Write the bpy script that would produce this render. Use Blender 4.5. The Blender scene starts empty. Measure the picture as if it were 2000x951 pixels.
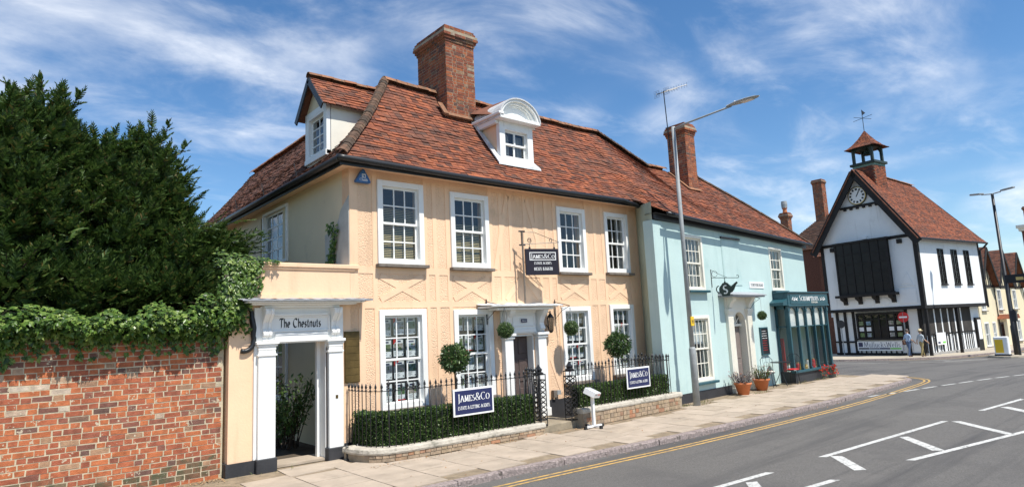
import bpy, bmesh, math, random
from mathutils import Vector, Matrix, noise
random.seed(7)
sc = bpy.context.scene
col = sc.collection
V = Vector
R_ = math.radians
# ------------------------------------------------------------------ camera
cam_d = bpy.data.cameras.new('camera')
cam = bpy.data.objects.new('camera', cam_d); col.objects.link(cam)
cam_d.sensor_width = 36; cam_d.lens = 1220/2000*36
cam_d.clip_start = .05; cam_d.clip_end = 3000
right = V((.76427, -.64319, -.04695)); down = V((.05388, .13636, -.98919)); fwd = V((.64264, .75348, .13887))
mm = Matrix((right, -down, -fwd)).transposed().to_4x4()
mm.translation = V((0, 0, 2.1))
cam.matrix_world = mm
sc.camera = cam
# ------------------------------------------------------------------ light
SUN = V((.045, -.50, .862)).normalized()          # towards the sun
wd = bpy.data.worlds.new('World'); sc.world = wd; wd.use_nodes = True
nt = wd.node_tree; nt.nodes.clear()
def wn(t, **k):
    n = nt.nodes.new(t)
    for a, b in k.items(): setattr(n, a, b)
    return n
out = wn('ShaderNodeOutputWorld'); bg = wn('ShaderNodeBackground'); sky = wn('ShaderNodeTexSky')
sky.sky_type = 'NISHITA'; sky.sun_disc = False; sky.sun_elevation = math.asin(SUN.z)
sky.sun_rotation = math.atan2(SUN.x, SUN.y); sky.air_density = 1.0; sky.dust_density = .15; sky.ozone_density = 3.0
bg.inputs['Strength'].default_value = .082
tc = wn('ShaderNodeTexCoord'); sx = wn('ShaderNodeSeparateXYZ'); nt.links.new(tc.outputs['Generated'], sx.inputs[0])
zc = wn('ShaderNodeMath', operation='MAXIMUM'); nt.links.new(sx.outputs[2], zc.inputs[0]); zc.inputs[1].default_value = 0
za = wn('ShaderNodeMath', operation='ADD'); nt.links.new(zc.outputs[0], za.inputs[0]); za.inputs[1].default_value = .16
dx = wn('ShaderNodeMath', operation='DIVIDE'); dy = wn('ShaderNodeMath', operation='DIVIDE')
nt.links.new(sx.outputs[0], dx.inputs[0]); nt.links.new(za.outputs[0], dx.inputs[1])
nt.links.new(sx.outputs[1], dy.inputs[0]); nt.links.new(za.outputs[0], dy.inputs[1])
cx = wn('ShaderNodeCombineXYZ'); nt.links.new(dx.outputs[0], cx.inputs[0]); nt.links.new(dy.outputs[0], cx.inputs[1])
def cloud(scale, rot, stretch, seed, lo, hi, detail=9, dist=1.2):
    mp = wn('ShaderNodeMapping'); mp.inputs['Rotation'].default_value = (0, 0, rot); mp.inputs['Scale'].default_value = (1, stretch, 1)
    mp.inputs['Location'].default_value = (seed, seed*1.7, 0); nt.links.new(cx.outputs[0], mp.inputs[0])
    n = wn('ShaderNodeTexNoise'); n.inputs['Scale'].default_value = scale; n.inputs['Detail'].default_value = detail
    n.inputs['Roughness'].default_value = .6; n.inputs['Distortion'].default_value = dist
    nt.links.new(mp.outputs[0], n.inputs['Vector'])
    r = wn('ShaderNodeMapRange'); r.inputs[1].default_value = lo; r.inputs[2].default_value = hi; r.interpolation_type = 'SMOOTHSTEP'
    nt.links.new(n.outputs['Fac'], r.inputs[0]); return r
c1 = cloud(1.25, .65, 1.4, 3.1, .38, .80, 12, .5); c2 = cloud(2.4, 1.0, 1.9, 8.4, .46, .92, 12, .5); c0 = cloud(.75, .5, 1.1, 5.2, .44, .60, 3, .2)
m1 = wn('ShaderNodeMath', operation='MULTIPLY'); nt.links.new(c1.outputs[0], m1.inputs[0]); nt.links.new(c0.outputs[0], m1.inputs[1])
m2 = wn('ShaderNodeMath', operation='MULTIPLY'); nt.links.new(c2.outputs[0], m2.inputs[0]); m2.inputs[1].default_value = .5
ma = wn('ShaderNodeMath', operation='ADD', use_clamp=True); nt.links.new(m1.outputs[0], ma.inputs[0]); nt.links.new(m2.outputs[0], ma.inputs[1])
mb = wn('ShaderNodeMath', operation='MULTIPLY'); nt.links.new(ma.outputs[0], mb.inputs[0]); mb.inputs[1].default_value = .95
mx = wn('ShaderNodeMixRGB'); nt.links.new(mb.outputs[0], mx.inputs[0]); hs_ = wn('ShaderNodeHueSaturation'); hs_.inputs['Saturation'].default_value = 1.2; hs_.inputs['Value'].default_value = 1.5; nt.links.new(sky.outputs[0], hs_.inputs['Color']); nt.links.new(hs_.outputs[0], mx.inputs[1]); mx.inputs[2].default_value = (11.4, 11.7, 12.2, 1)
nt.links.new(mx.outputs[0], bg.inputs[0]); nt.links.new(bg.outputs[0], out.inputs[0])
sd = bpy.data.lights.new('sun', 'SUN'); sd.energy = 5.0; sd.angle = R_(.53); sd.color = (1, .955, .88)
so = bpy.data.objects.new('sun', sd); col.objects.link(so); so.location = (10, -20, 40)
so.rotation_euler = (-SUN).to_track_quat('-Z', 'Y').to_euler()
sc.view_settings.view_transform = 'Standard'; sc.view_settings.look = 'None'
sc.view_settings.exposure = 0.33; sc.view_settings.gamma = 1
sc.render.engine = 'CYCLES'
try:
    sc.cycles.max_bounces = 6; sc.cycles.transparent_max_bounces = 12
except Exception: pass
# ------------------------------------------------------------------ materials
MATS = {}
def mat(name, c, rough=.8, var=.12, vs=3., bump=0., bs=40., isl=None, objr=None, spec=.35, metal=0., stain=None, trans=0., stretch=None, detail=6):
    """c base colour; isl / objr list of (pos, colour) picked per mesh island / per object; stain=(colour, scale, lo, hi)"""
    m = bpy.data.materials.new(name); m.use_nodes = True; t = m.node_tree; b = t.nodes['Principled BSDF']
    L = t.links.new
    geo = t.nodes.new('ShaderNodeNewGeometry')
    pos = geo.outputs['Position']
    if stretch:
        mp = t.nodes.new('ShaderNodeMapping'); mp.inputs['Scale'].default_value = stretch; L(pos, mp.inputs[0]); pos = mp.outputs[0]
    if isl or objr:
        ramp = t.nodes.new('ShaderNodeValToRGB'); els = (isl or objr); cr = ramp.color_ramp; cr.interpolation = 'LINEAR'
        while len(cr.elements) < len(els): cr.elements.new(.5)
        for e, (p, cc) in zip(cr.elements, els): e.position = p; e.color = (*cc, 1)
        if isl: L(geo.outputs['Random Per Island'], ramp.inputs[0])
        else:
            oi = t.nodes.new('ShaderNodeObjectInfo'); L(oi.outputs['Random'], ramp.inputs[0])
        base = ramp.outputs[0]
    else:
        rgb = t.nodes.new('ShaderNodeRGB'); rgb.outputs[0].default_value = (*c, 1); base = rgb.outputs[0]
    if var:
        n = t.nodes.new('ShaderNodeTexNoise'); n.inputs['Scale'].default_value = vs; n.inputs['Detail'].default_value = detail; n.inputs['Roughness'].default_value = .6
        L(pos, n.inputs['Vector'])
        r = t.nodes.new('ShaderNodeMapRange'); r.inputs[1].default_value = .3; r.inputs[2].default_value = .7
        r.inputs[3].default_value = 1-var; r.inputs[4].default_value = 1+var; L(n.outputs['Fac'], r.inputs[0])
        hv = t.nodes.new('ShaderNodeHueSaturation'); L(base, hv.inputs['Color']); L(r.outputs[0], hv.inputs['Value']); base = hv.outputs[0]
    for st in (stain or []):
        sc_, s_, lo, hi = st[:4]
        n = t.nodes.new('ShaderNodeTexNoise'); n.inputs['Scale'].default_value = s_; n.inputs['Detail'].default_value = 8; n.inputs['Roughness'].default_value = .65
        if len(st) > 4:
            mp = t.nodes.new('ShaderNodeMapping'); mp.inputs['Scale'].default_value = st[4]; L(geo.outputs['Position'], mp.inputs[0]); L(mp.outputs[0], n.inputs['Vector'])
        else: L(geo.outputs['Position'], n.inputs['Vector'])
        r = t.nodes.new('ShaderNodeMapRange'); r.inputs[1].default_value = lo; r.inputs[2].default_value = hi; L(n.outputs['Fac'], r.inputs[0])
        mx_ = t.nodes.new('ShaderNodeMixRGB'); mx_.inputs[2].default_value = (*sc_, 1); L(r.outputs[0], mx_.inputs[0]); L(base, mx_.inputs[1]); base = mx_.outputs[0]
    L(base, b.inputs['Base Color'])
    b.inputs['Roughness'].default_value = rough; b.inputs['Specular IOR Level'].default_value = spec; b.inputs['Metallic'].default_value = metal
    if bump:
        n = t.nodes.new('ShaderNodeTexNoise'); n.inputs['Scale'].default_value = bs; n.inputs['Detail'].default_value = 4
        L(pos, n.inputs['Vector'])
        bp = t.nodes.new('ShaderNodeBump'); bp.inputs['Strength'].default_value = min(1, bump); bp.inputs['Distance'].default_value = .01*max(1, bump)
        L(n.outputs['Fac'], bp.inputs['Height']); L(bp.outputs[0], b.inputs['Normal'])
    if trans:
        tr = t.nodes.new('ShaderNodeBsdfTranslucent'); L(base, tr.inputs['Color'])
        ms = t.nodes.new('ShaderNodeMixShader'); ms.inputs[0].default_value = trans
        o = t.nodes['Material Output']; L(b.outputs[0], ms.inputs[1]); L(tr.outputs[0], ms.inputs[2]); L(ms.outputs[0], o.inputs[0])
    MATS[name] = m
    return m
def glass(name, tint=(.8, .85, .85), boost=0.0):
    m = bpy.data.materials.new(name); m.use_nodes = True; t = m.node_tree; t.nodes.remove(t.nodes['Principled BSDF'])
    o = t.nodes['Material Output']; tr = t.nodes.new('ShaderNodeBsdfTransparent'); tr.inputs[0].default_value = (*tint, 1)
    gl = t.nodes.new('ShaderNodeBsdfGlossy'); gl.inputs['Roughness'].default_value = .03; gl.inputs['Color'].default_value = (.95, .97, 1, 1)
    fr = t.nodes.new('ShaderNodeFresnel'); gb = t.nodes.new('ShaderNodeNewGeometry'); io = t.nodes.new('ShaderNodeMath'); io.operation = 'MULTIPLY_ADD'; io.inputs[1].default_value = -.8333; io.inputs[2].default_value = 1.5; t.links.new(gb.outputs['Backfacing'], io.inputs[0]); t.links.new(io.outputs[0], fr.inputs[0])
    n = t.nodes.new('ShaderNodeTexNoise'); n.inputs['Scale'].default_value = 2.5; g = t.nodes.new('ShaderNodeNewGeometry'); t.links.new(g.outputs['Position'], n.inputs['Vector'])
    bp = t.nodes.new('ShaderNodeBump'); bp.inputs['Strength'].default_value = .12; bp.inputs['Distance'].default_value = .03; t.links.new(n.outputs['Fac'], bp.inputs['Height']); t.links.new(bp.outputs[0], gl.inputs['Normal'])
    ad = t.nodes.new('ShaderNodeMath'); ad.operation = 'ADD'; ad.use_clamp = True; ad.inputs[1].default_value = boost; t.links.new(fr.outputs[0], ad.inputs[0])
    ms = t.nodes.new('ShaderNodeMixShader'); t.links.new(ad.outputs[0], ms.inputs[0]); t.links.new(tr.outputs[0], ms.inputs[1]); t.links.new(gl.outputs[0], ms.inputs[2]); t.links.new(ms.outputs[0], o.inputs[0])
    MATS[name] = m; return m
BR = [(0, (.38, .118, .052)), (.28, (.44, .14, .056)), (.5, (.33, .098, .05)), (.70, (.29, .09, .05)), (.82, (.21, .085, .06)), (.90, (.13, .075, .06)), (.96, (.37, .22, .13)), (1, (.5, .42, .33))]
TL = [(0, (.27, .082, .038)), (.25, (.195, .06, .031)), (.5, (.32, .10, .043)), (.7, (.16, .052, .03)), (.88, (.09, .042, .03)), (1, (.24, .085, .043))]
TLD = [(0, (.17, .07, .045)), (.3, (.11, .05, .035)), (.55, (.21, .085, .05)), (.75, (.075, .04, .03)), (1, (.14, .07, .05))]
BST = [((.52, .44, .32), 13, .62, .66), ((.09, .07, .055), 2.3, .62, .82)]
mat('peach', (.82, .56, .364), .85, .06, 1.3, .25, 30, stain=[((.52, .36, .22), 1.1, .62, .9), ((.60, .40, .25), 1.6, .56, .86, (2.6, 2.6, .22))])
mat('peach_rough', (.82, .56, .364), .9, .09, 1.3, 2.6, 40, stain=[((.52, .36, .22), 1.1, .62, .9), ((.60, .40, .25), 1.6, .56, .86, (2.6, 2.6, .22))])
mat('cream', (.72, .61, .42), .85, .06, .8, .2, 25, stain=[((.45, .38, .27), 1.5, .6, .85)])
mat('bare_render', (.50, .50, .46), .9, .15, 3, .5, 30)
mat('blue', (.475, .61, .585), .85, .06, .9, .35, 22, stain=[((.32, .47, .45), 1.2, .58, .9), ((.36, .50, .48), 1.5, .54, .85, (2.5, 2.5, .2))])
mat('sage', (.40, .45, .36), .88, .08, .9, .35, 22, stain=[((.28, .31, .25), 1.2, .6, .85)])
mat('white', (.80, .80, .77), .5, .04, 2, .1, 30, stain=[((.5, .48, .42), 3, .68, .85)])
mat('white_wall', (.80, .81, .80), .8, .04, .8, .3, 14, stain=[((.55, .55, .52), 1.0, .62, .9), ((.50, .50, .48), 1.4, .56, .85, (2, 2, .2))])
mat('offwhite', (.77, .74, .64), .55, .05, 2, .1, 30)
mat('black', (.016, .017, .019), .45, .2, 5, .1, 40, spec=.5)
mat('iron', (.012, .013, .015), .38, .2, 8, .2, 60, spec=.5)
mat('plinth', (.035, .036, .04), .6, .25, 3, .3, 25)
mat('timber', (.018, .016, .015), .7, .3, 4, .3, 30)
mat('gutter', (.014, .014, .015), .4, .2, 3, spec=.5)
mat('sill_wood', (.17, .145, .12), .8, .3, 8, .3, 40)
mat('lead', (.33, .34, .36), .55, .2, 4, .3, 12)
mat('lead_white', (.55, .56, .56), .7, .25, 5, .3, 14)
mat('brick', (.4, .13, .06), .88, .3, 11, .6, 60, isl=BR, stain=BST)
mat('brick_o', (.4, .13, .06), .88, .3, 11, .6, 60, objr=BR, stain=BST)
mat('brick_damp', (.2, .1, .06), .9, .35, 9, .6, 60, objr=[(0, (.16, .085, .05)), (.4, (.26, .10, .055)), (.8, (.13, .10, .06)), (1, (.20, .15, .09))], stain=[((.09, .09, .05), 5, .48, .6), ((.4, .35, .25), 12, .62, .67)])
mat('brick_chim', (.3, .1, .05), .9, .35, 9, .6, 60, isl=[(p, tuple(x*.68 for x in c)) for p, c in BR], stain=[((.065, .05, .04), 1.7, .5, .78), ((.45, .38, .28), 12, .64, .68)])
mat('brick_dirty', (.3, .1, .05), .9, .35, 9, .6, 60, isl=[(p, tuple(x*.8 for x in c)) for p, c in BR[:7]], stain=[((.05, .045, .04), 2.2, .5, .72)])
mat('mortar', (.50, .43, .30), .95, .2, 6, .6, 40, stain=[((.25, .22, .17), 2, .55, .8)])
mat('mortar_dark', (.34, .28, .20), .95, .25, 6, .5, 40)
mat('tile', (.3, .1, .05), .85, .3, 4, .5, 50, isl=TL, stain=[((.085, .05, .037), .9, .44, .86), ((.33, .20, .12), 7, .66, .75)])
mat('tile_o', (.3, .1, .05), .85, .3, 4, .5, 50, objr=TL, stain=[((.085, .05, .037), .9, .44, .86), ((.33, .20, .12), 7, .66, .75)])
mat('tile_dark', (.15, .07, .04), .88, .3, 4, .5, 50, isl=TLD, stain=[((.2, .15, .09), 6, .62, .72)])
mat('tile_old', (.06, .04, .03), .9, .3, 4, .5, 50, isl=[(0, (.085, .045, .032)), (.5, (.05, .032, .025)), (1, (.11, .055, .035))])  # near-black tile colour stands in for the shade on the rear roof
mat('hip_tile', (.15, .1, .06), .92, .4, 7, .6, 40, objr=[(0, (.075, .05, .034)), (.5, (.13, .072, .045)), (1, (.06, .044, .032))], stain=[((.17, .14, .09), 9, .60, .70)])
mat('ridge_tile', (.33, .13, .06), .9, .3, 7, .6, 40, objr=[(0, (.30, .12, .06)), (.5, (.22, .11, .06)), (1, (.36, .17, .09))], stain=[((.12, .09, .06), 6, .5, .64)])
mat('asphalt', (.135, .127, .116), .85, .30, 55, 1.2, 120, detail=3, stain=[((.095, .09, .085), .3, .5, .72), ((.165, .154, .14), .9, .56, .8), ((.25, .24, .22), 38, .69, .73), ((.082, .078, .075), 1, .50, .66, (.09, 1.6, 1)), ((.17, .16, .145), 1.3, .60, .75, (.12, 1.1, 1)), ((.05, .048, .046), 2.2, .72, .76, (1, 1, 1))])
mat('paint', (.56, .555, .52), .7, .1, 4, .5, 120, stain=[((.16, .155, .145), 17, .50, .70)])
mat('yellow', (.60, .37, .10), .7, .15, 5, .5, 120, stain=[((.17, .14, .11), 12, .44, .70)])
mat('slab', (.36, .31, .25), .85, .14, 2.6, .5, 60, objr=[(0, (.37, .305, .235)), (.5, (.425, .35, .272)), (1, (.385, .315, .24))], stain=[((.22, .185, .14), 1.7, .55, .85), ((.45, .40, .33), 30, .66, .72)])
mat('slab_far', (.43, .375, .29), .85, .12, 1.2, .4, 45, stain=[((.27, .23, .17), 1.2, .55, .8)])
mat('joint', (.25, .195, .13), .95, .3, 5, 1., 70)
mat('kerb', (.30, .245, .225), .9, .4, 22, 2.2, 45, stain=[((.12, .10, .085), 9, .55, .68)])
mat('stone', (.46, .42, .35), .9, .2, 6, 1.0, 30, stain=[((.18, .17, .13), 5, .52, .68)])
mat('step', (.27, .225, .16), .9, .25, 5, .5, 40)
mat('yellow_brick', (.4, .3, .2), .9, .3, 12, .7, 60, objr=[(0, (.33, .25, .16)), (.5, (.40, .295, .20)), (.8, (.27, .21, .15)), (.93, (.42, .19, .10)), (1, (.30, .23, .15))])
mat('earth', (.085, .065, .045), .95, .4, 4, 1., 30)
mat('grass', (.06, .085, .03), .95, .4, 2, 1., 30)
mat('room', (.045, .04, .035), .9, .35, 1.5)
mat('curtain', (.36, .36, .36), .9, .15, 9, stretch=(6, 6, .4))
mat('blind', (.55, .42, .20), .6, .1, 5)
mat('door', (.09, .065, .058), .6, .15, 4)
mat('door_grey', (.20, .165, .15), .6, .12, 4)
mat('navy', (.017, .022, .085), .35, .1, 4, spec=.5)
mat('navy_dark', (.018, .014, .022), .45, .15, 4)
mat('sign_white', (.82, .82, .80), .45, .02, 4)
mat('sign_cream', (.75, .73, .63), .5, .02, 4)
mat('brass', (.13, .085, .03), .42, .5, 3, metal=.55)
mat('teal', (.018, .075, .095), .42, .12, 4, spec=.5)
mat('galv', (.30, .315, .315), .6, .15, 6, metal=0)
mat('lamp_glass', (.62, .62, .58), .25, .05, 5)
mat('yellow_sign', (.78, .50, .03), .5, .05, 4)
mat('terracotta', (.50, .165, .065), .8, .12, 6, .3, 30)
mat('red', (.55, .03, .03), .5, .1, 6)
mat('alarm_blue', (.03, .12, .30), .4, .05, 5)
mat('paper', (.78, .79, .80), .6, .03, 9)
mat('card_black', (.015, .015, .017), .5, .1, 5)
mat('photo', (.25, .3, .33), .4, .5, 14, objr=[(0, (.20, .30, .42)), (.3, (.12, .20, .07)), (.6, (.36, .30, .25)), (1, (.24, .33, .44))], stain=[((.07, .13, .04), 11, .52, .56), ((.45, .30, .24), 8, .62, .66)])
mat('text_grey', (.2, .2, .22), .6, .1, 5)
mat('dark_pane', (.016, .015, .014), .35, .3, 2, spec=.25)  # opaque dark colour stands in for the dark street mirrored in the oriel
mat('bark', (.07, .05, .035), .95, .3, 9, .8, 25)
def leafm(name, els, trans=.22, rough=.5): return mat(name, (.05, .09, .03), rough, 0, isl=els, trans=trans, spec=.4)
leafm('yew', [(0, (.022, .05, .011)), (.4, (.046, .092, .019)), (.75, (.082, .145, .03)), (.93, (.13, .18, .045)), (1, (.16, .11, .03))], .3)
leafm('ivy', [(0, (.028, .06, .012)), (.35, (.06, .12, .02)), (.75, (.13, .22, .035)), (1, (.25, .33, .08))], .3, .35)
mat('ivy_o', (.06, .12, .03), .35, 0, objr=[(0, (.05, .11, .018)), (.5, (.12, .21, .035)), (1, (.26, .34, .085))], trans=.25, spec=.45)
leafm('box_leaf', [(0, (.026, .06, .016)), (.5, (.06, .12, .028)), (.85, (.12, .20, .05)), (1, (.24, .30, .11))], .2, .35)
leafm('bay_leaf', [(0, (.022, .055, .015)), (.6, (.05, .10, .026)), (1, (.11, .17, .05))], .15, .35)
leafm('weed', [(0, (.10, .14, .04)), (.5, (.18, .17, .06)), (1, (.24, .19, .09))], .2, .7)
leafm('herb', [(0, (.04, .09, .02)), (.5, (.09, .13, .04)), (1, (.16, .12, .06))], .2, .6)
leafm('shrub_leaf', [(0, (.05, .11, .025)), (.6, (.09, .17, .04)), (1, (.15, .22, .07))], .25, .45)
leafm('silver_leaf', [(0, (.10, .06, .07)), (.5, (.22, .2, .2)), (1, (.40, .38, .38))], .15, .7)
leafm('dry_leaf', [(0, (.24, .11, .045)), (.5, (.36, .19, .08)), (1, (.42, .30, .16))], .1, .8)
leafm('petal_red', [(0, (.50, .03, .02)), (.6, (.65, .05, .03)), (1, (.62, .13, .03))], .2, .6)
leafm('petal_mix', [(0, (.42, .05, .16)), (.4, (.55, .08, .28)), (.6, (.50, .05, .05)), (.8, (.75, .55, .05)), (1, (.75, .60, .1))], .2, .6)
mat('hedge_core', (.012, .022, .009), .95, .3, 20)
mat('skin', (.52, .32, .22), .6, .05, 5); mat('jeans', (.07, .11, .20), .85, .12, 12); mat('shirt', (.34, .45, .60), .85, .08, 12); mat('khaki', (.30, .24, .11), .85, .15, 12)
mat('jacket', (.42, .47, .50), .85, .1, 12); mat('hat', (.60, .50, .30), .85, .1, 12); mat('leather', (.11, .04, .025), .6, .1, 9); mat('hair', (.12, .10, .09), .8, .2, 30)
mat('green_sign', (.20, .60, .10), .5, .02, 4); mat('copper', (.16, .27, .23), .7, .2, 6); mat('dark_green', (.025, .04, .035), .55, .2, 6)
mat('gold', (.60, .43, .16), .4, .1, 5, metal=.4); mat('grey_stone', (.33, .32, .30), .9, .2, 3, .5, 20)
mat('brown_brick', (.14, .06, .04), .9, .4, 12, .4, 20); mat('cream_ext', (.72, .63, .43), .85, .06, 1, .2, 20, stain=[((.5, .4, .24), 1, .62, .85)])
glass('glass', (.80, .84, .84), .02); glass('glass_dark', (.5, .5, .5), .0); glass('glass_shop', (.80, .84, .84), .0)
# ------------------------------------------------------------------ mesh helpers
def W(o):
    if o is None: return Matrix.Identity(4)
    return W(o.parent) @ o.matrix_parent_inverse @ o.matrix_basis
class MB:
    def __init__(s): s.v = []; s.f = []; s.m = []
    def add(s, vs, fs, m=0):
        b = len(s.v); s.v += [tuple(p) for p in vs]
        for f in fs: s.f.append([b+i for i in f]); s.m.append(m)
        return s
    def box(s, x0, y0, z0, x1, y1, z1, m=0):
        if x0 > x1: x0, x1 = x1, x0
        if y0 > y1: y0, y1 = y1, y0
        if z0 > z1: z0, z1 = z1, z0
        return s.add([(x0,y0,z0),(x1,y0,z0),(x1,y1,z0),(x0,y1,z0),(x0,y0,z1),(x1,y0,z1),(x1,y1,z1),(x0,y1,z1)],
              [(3,2,1,0),(4,5,6,7),(0,1,5,4),(1,2,6,5),(2,3,7,6),(3,0,4,7)], m)
    def prism(s, pts, vec, m=0):
        n = len(pts); vec = V(vec); P = [V(p) for p in pts]; Q = [p+vec for p in P]
        nn = V((0,0,0))
        for i in range(n): nn += P[i].cross(P[(i+1) % n])
        if nn.dot(vec) > 0: P, Q = Q, P
        f = [tuple(range(n)), tuple(range(2*n-1, n-1, -1))] + [(i, n+i, n+(i+1) % n, (i+1) % n) for i in range(n)]
        return s.add(P+Q, f, m)
    def bar(s, a, b, w, h, up=(0,0,1), m=0):
        a, b = V(a), V(b); d = (b-a).normalized(); u = V(up); sd_ = d.cross(u)
        if sd_.length < 1e-4: sd_ = d.cross(V((1,0,0)))
        sd_.normalize(); u = sd_.cross(d)
        q = [a+sd_*i*w/2+u*j*h/2 for i, j in ((-1,-1),(1,-1),(1,1),(-1,1))]
        return s.prism(q, b-a, m)
    def tube(s, pts, r, n=6, m=0, closed=False):
        pts = [V(p) for p in pts]; k = len(pts); rs = r if isinstance(r, (list, tuple)) else [r]*k
        base = len(s.v); prev = None
        for i, p in enumerate(pts):
            if closed: d = pts[(i+1) % k]-pts[i-1]
            else: d = pts[min(i+1, k-1)]-pts[max(i-1, 0)]
            d.normalize()
            if prev is None:
                a = d.orthogonal().normalized()
            else:
                a = prev-d*prev.dot(d); a.normalize()
            prev = a; b = d.cross(a)
            for j in range(n):
                t = 2*math.pi*j/n; s.v.append(tuple(p+(a*math.cos(t)+b*math.sin(t))*rs[i]))
        for i in range(k if closed else k-1):
            for j in range(n):
                i2 = (i+1) % k
                s.f.append([base+i*n+j, base+i*n+(j+1) % n, base+i2*n+(j+1) % n, base+i2*n+j]); s.m.append(m)
        if not closed:
            s.f.append([base+j for j in range(n)][::-1]); s.m.append(m)
            s.f.append([base+(k-1)*n+j for j in range(n)]); s.m.append(m)
        return s
    def lathe(s, prof, n=12, c=(0,0,0), m=0):
        base = len(s.v)
        for r, z in prof:
            for j in range(n):
                t = 2*math.pi*j/n; s.v.append((c[0]+r*math.cos(t), c[1]+r*math.sin(t), c[2]+z))
        for i in range(len(prof)-1):
            for j in range(n):
                s.f.append([base+i*n+j, base+i*n+(j+1) % n, base+(i+1)*n+(j+1) % n, base+(i+1)*n+j]); s.m.append(m)
        s.f.append([base+j for j in range(n)][::-1]); s.m.append(m)
        s.f.append([base+(len(prof)-1)*n+j for j in range(n)]); s.m.append(m)
        return s
    def sheet(s, fn, us, vs, m=0):
        b = len(s.v)
        for u in us:
            for v in vs: s.v.append(tuple(fn(u, v)))
        nv = len(vs)
        for i in range(len(us)-1):
            for j in range(nv-1): s.f.append([b+i*nv+j, b+(i+1)*nv+j, b+(i+1)*nv+j+1, b+i*nv+j+1]); s.m.append(m)
        return s
    def xf(s, M_):
        s.v = [tuple(M_ @ V(p)) for p in s.v]; return s
    def mesh(s, name, mats, smooth=False):
        me = bpy.data.meshes.new(name); me.from_pydata(s.v, [], s.f)
        for m in (mats if isinstance(mats, (list, tuple)) else [mats]): me.materials.append(MATS[m])
        me.polygons.foreach_set('material_index', s.m)
        if smooth: me.polygons.foreach_set('use_smooth', [True]*len(s.f))
        me.update(); return me
    def build(s, name, mats, parent=None, world=True, smooth=False, kind=None):
        o = bpy.data.objects.new(name, s.mesh(name, mats, smooth)); return link(o, parent, world, kind)
def link(o, parent=None, world=True, kind=None):
    col.objects.link(o)
    if parent is not None:
        o.parent = parent
        if world: o.matrix_parent_inverse = W(parent).inverted()
    if kind: o['kind'] = kind
    return o
def inst(name, me, parent, loc=(0,0,0), rot=None, scale=None, world=False, kind=None):
    o = bpy.data.objects.new(name, me); o.location = loc
    if rot is not None:
        if isinstance(rot, Matrix): o.rotation_euler = rot.to_euler()
        else: o.rotation_euler = rot
    if scale: o.scale = scale
    return link(o, parent, world, kind)
def thing(name, label, cat, loc=(0,0,0), rz=0, group=None):
    o = bpy.data.objects.new(name, None); o.location = loc; o.rotation_euler = (0,0,rz); o.empty_display_size = .2; col.objects.link(o)
    return tag(o, label, cat, group)
def tag(o, label, cat, group=None):
    o['label'] = label; o['category'] = cat
    if group: o['group'] = group
    return o
def bevel(o, w=.01, seg=2):
    md = o.modifiers.new('bevel', 'BEVEL'); md.width = w; md.segments = seg; md.limit_method = 'ANGLE'; return o
def rnd(a, b): return random.uniform(a, b)
def lerp(a, b, t): return a+(b-a)*t
def sstep(a, b, x):
    t = max(0, min(1, (x-a)/(b-a))); return t*t*(3-2*t)
def frange(a, b, n): return [a+(b-a)*i/n for i in range(n+1)]
def panel(mb, x0, x1, z0, z1, y0, y1, holes, m=0):
    """upright wall from y0 (front) to y1 (back) with rectangular openings (xa, xb, za, zb)"""
    xs = sorted({x0, x1, *[h[0] for h in holes], *[h[1] for h in holes]}); zs = sorted({z0, z1, *[h[2] for h in holes], *[h[3] for h in holes]})
    xs = [x for x in xs if x0 <= x <= x1]; zs = [z for z in zs if z0 <= z <= z1]
    def solid(i, j):
        if i < 0 or j < 0 or i >= len(xs)-1 or j >= len(zs)-1: return False
        cx_, cz_ = (xs[i]+xs[i+1])/2, (zs[j]+zs[j+1])/2
        return not any(h[0] < cx_ < h[1] and h[2] < cz_ < h[3] for h in holes)
    for i in range(len(xs)-1):
        for j in range(len(zs)-1):
            if not solid(i, j): continue
            a, b, c, d = xs[i], xs[i+1], zs[j], zs[j+1]
            mb.add([(a,y0,c),(b,y0,c),(b,y0,d),(a,y0,d)], [(0,1,2,3)], m); mb.add([(a,y1,c),(b,y1,c),(b,y1,d),(a,y1,d)], [(3,2,1,0)], m)
            if not solid(i-1, j): mb.add([(a,y0,c),(a,y1,c),(a,y1,d),(a,y0,d)], [(3,2,1,0)], m)
            if not solid(i+1, j): mb.add([(b,y0,c),(b,y1,c),(b,y1,d),(b,y0,d)], [(0,1,2,3)], m)
            if not solid(i, j-1): mb.add([(a,y0,c),(b,y0,c),(b,y1,c),(a,y1,c)], [(3,2,1,0)], m)
            if not solid(i, j+1): mb.add([(a,y0,d),(b,y0,d),(b,y1,d),(a,y1,d)], [(0,1,2,3)], m)
    return mb
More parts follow.
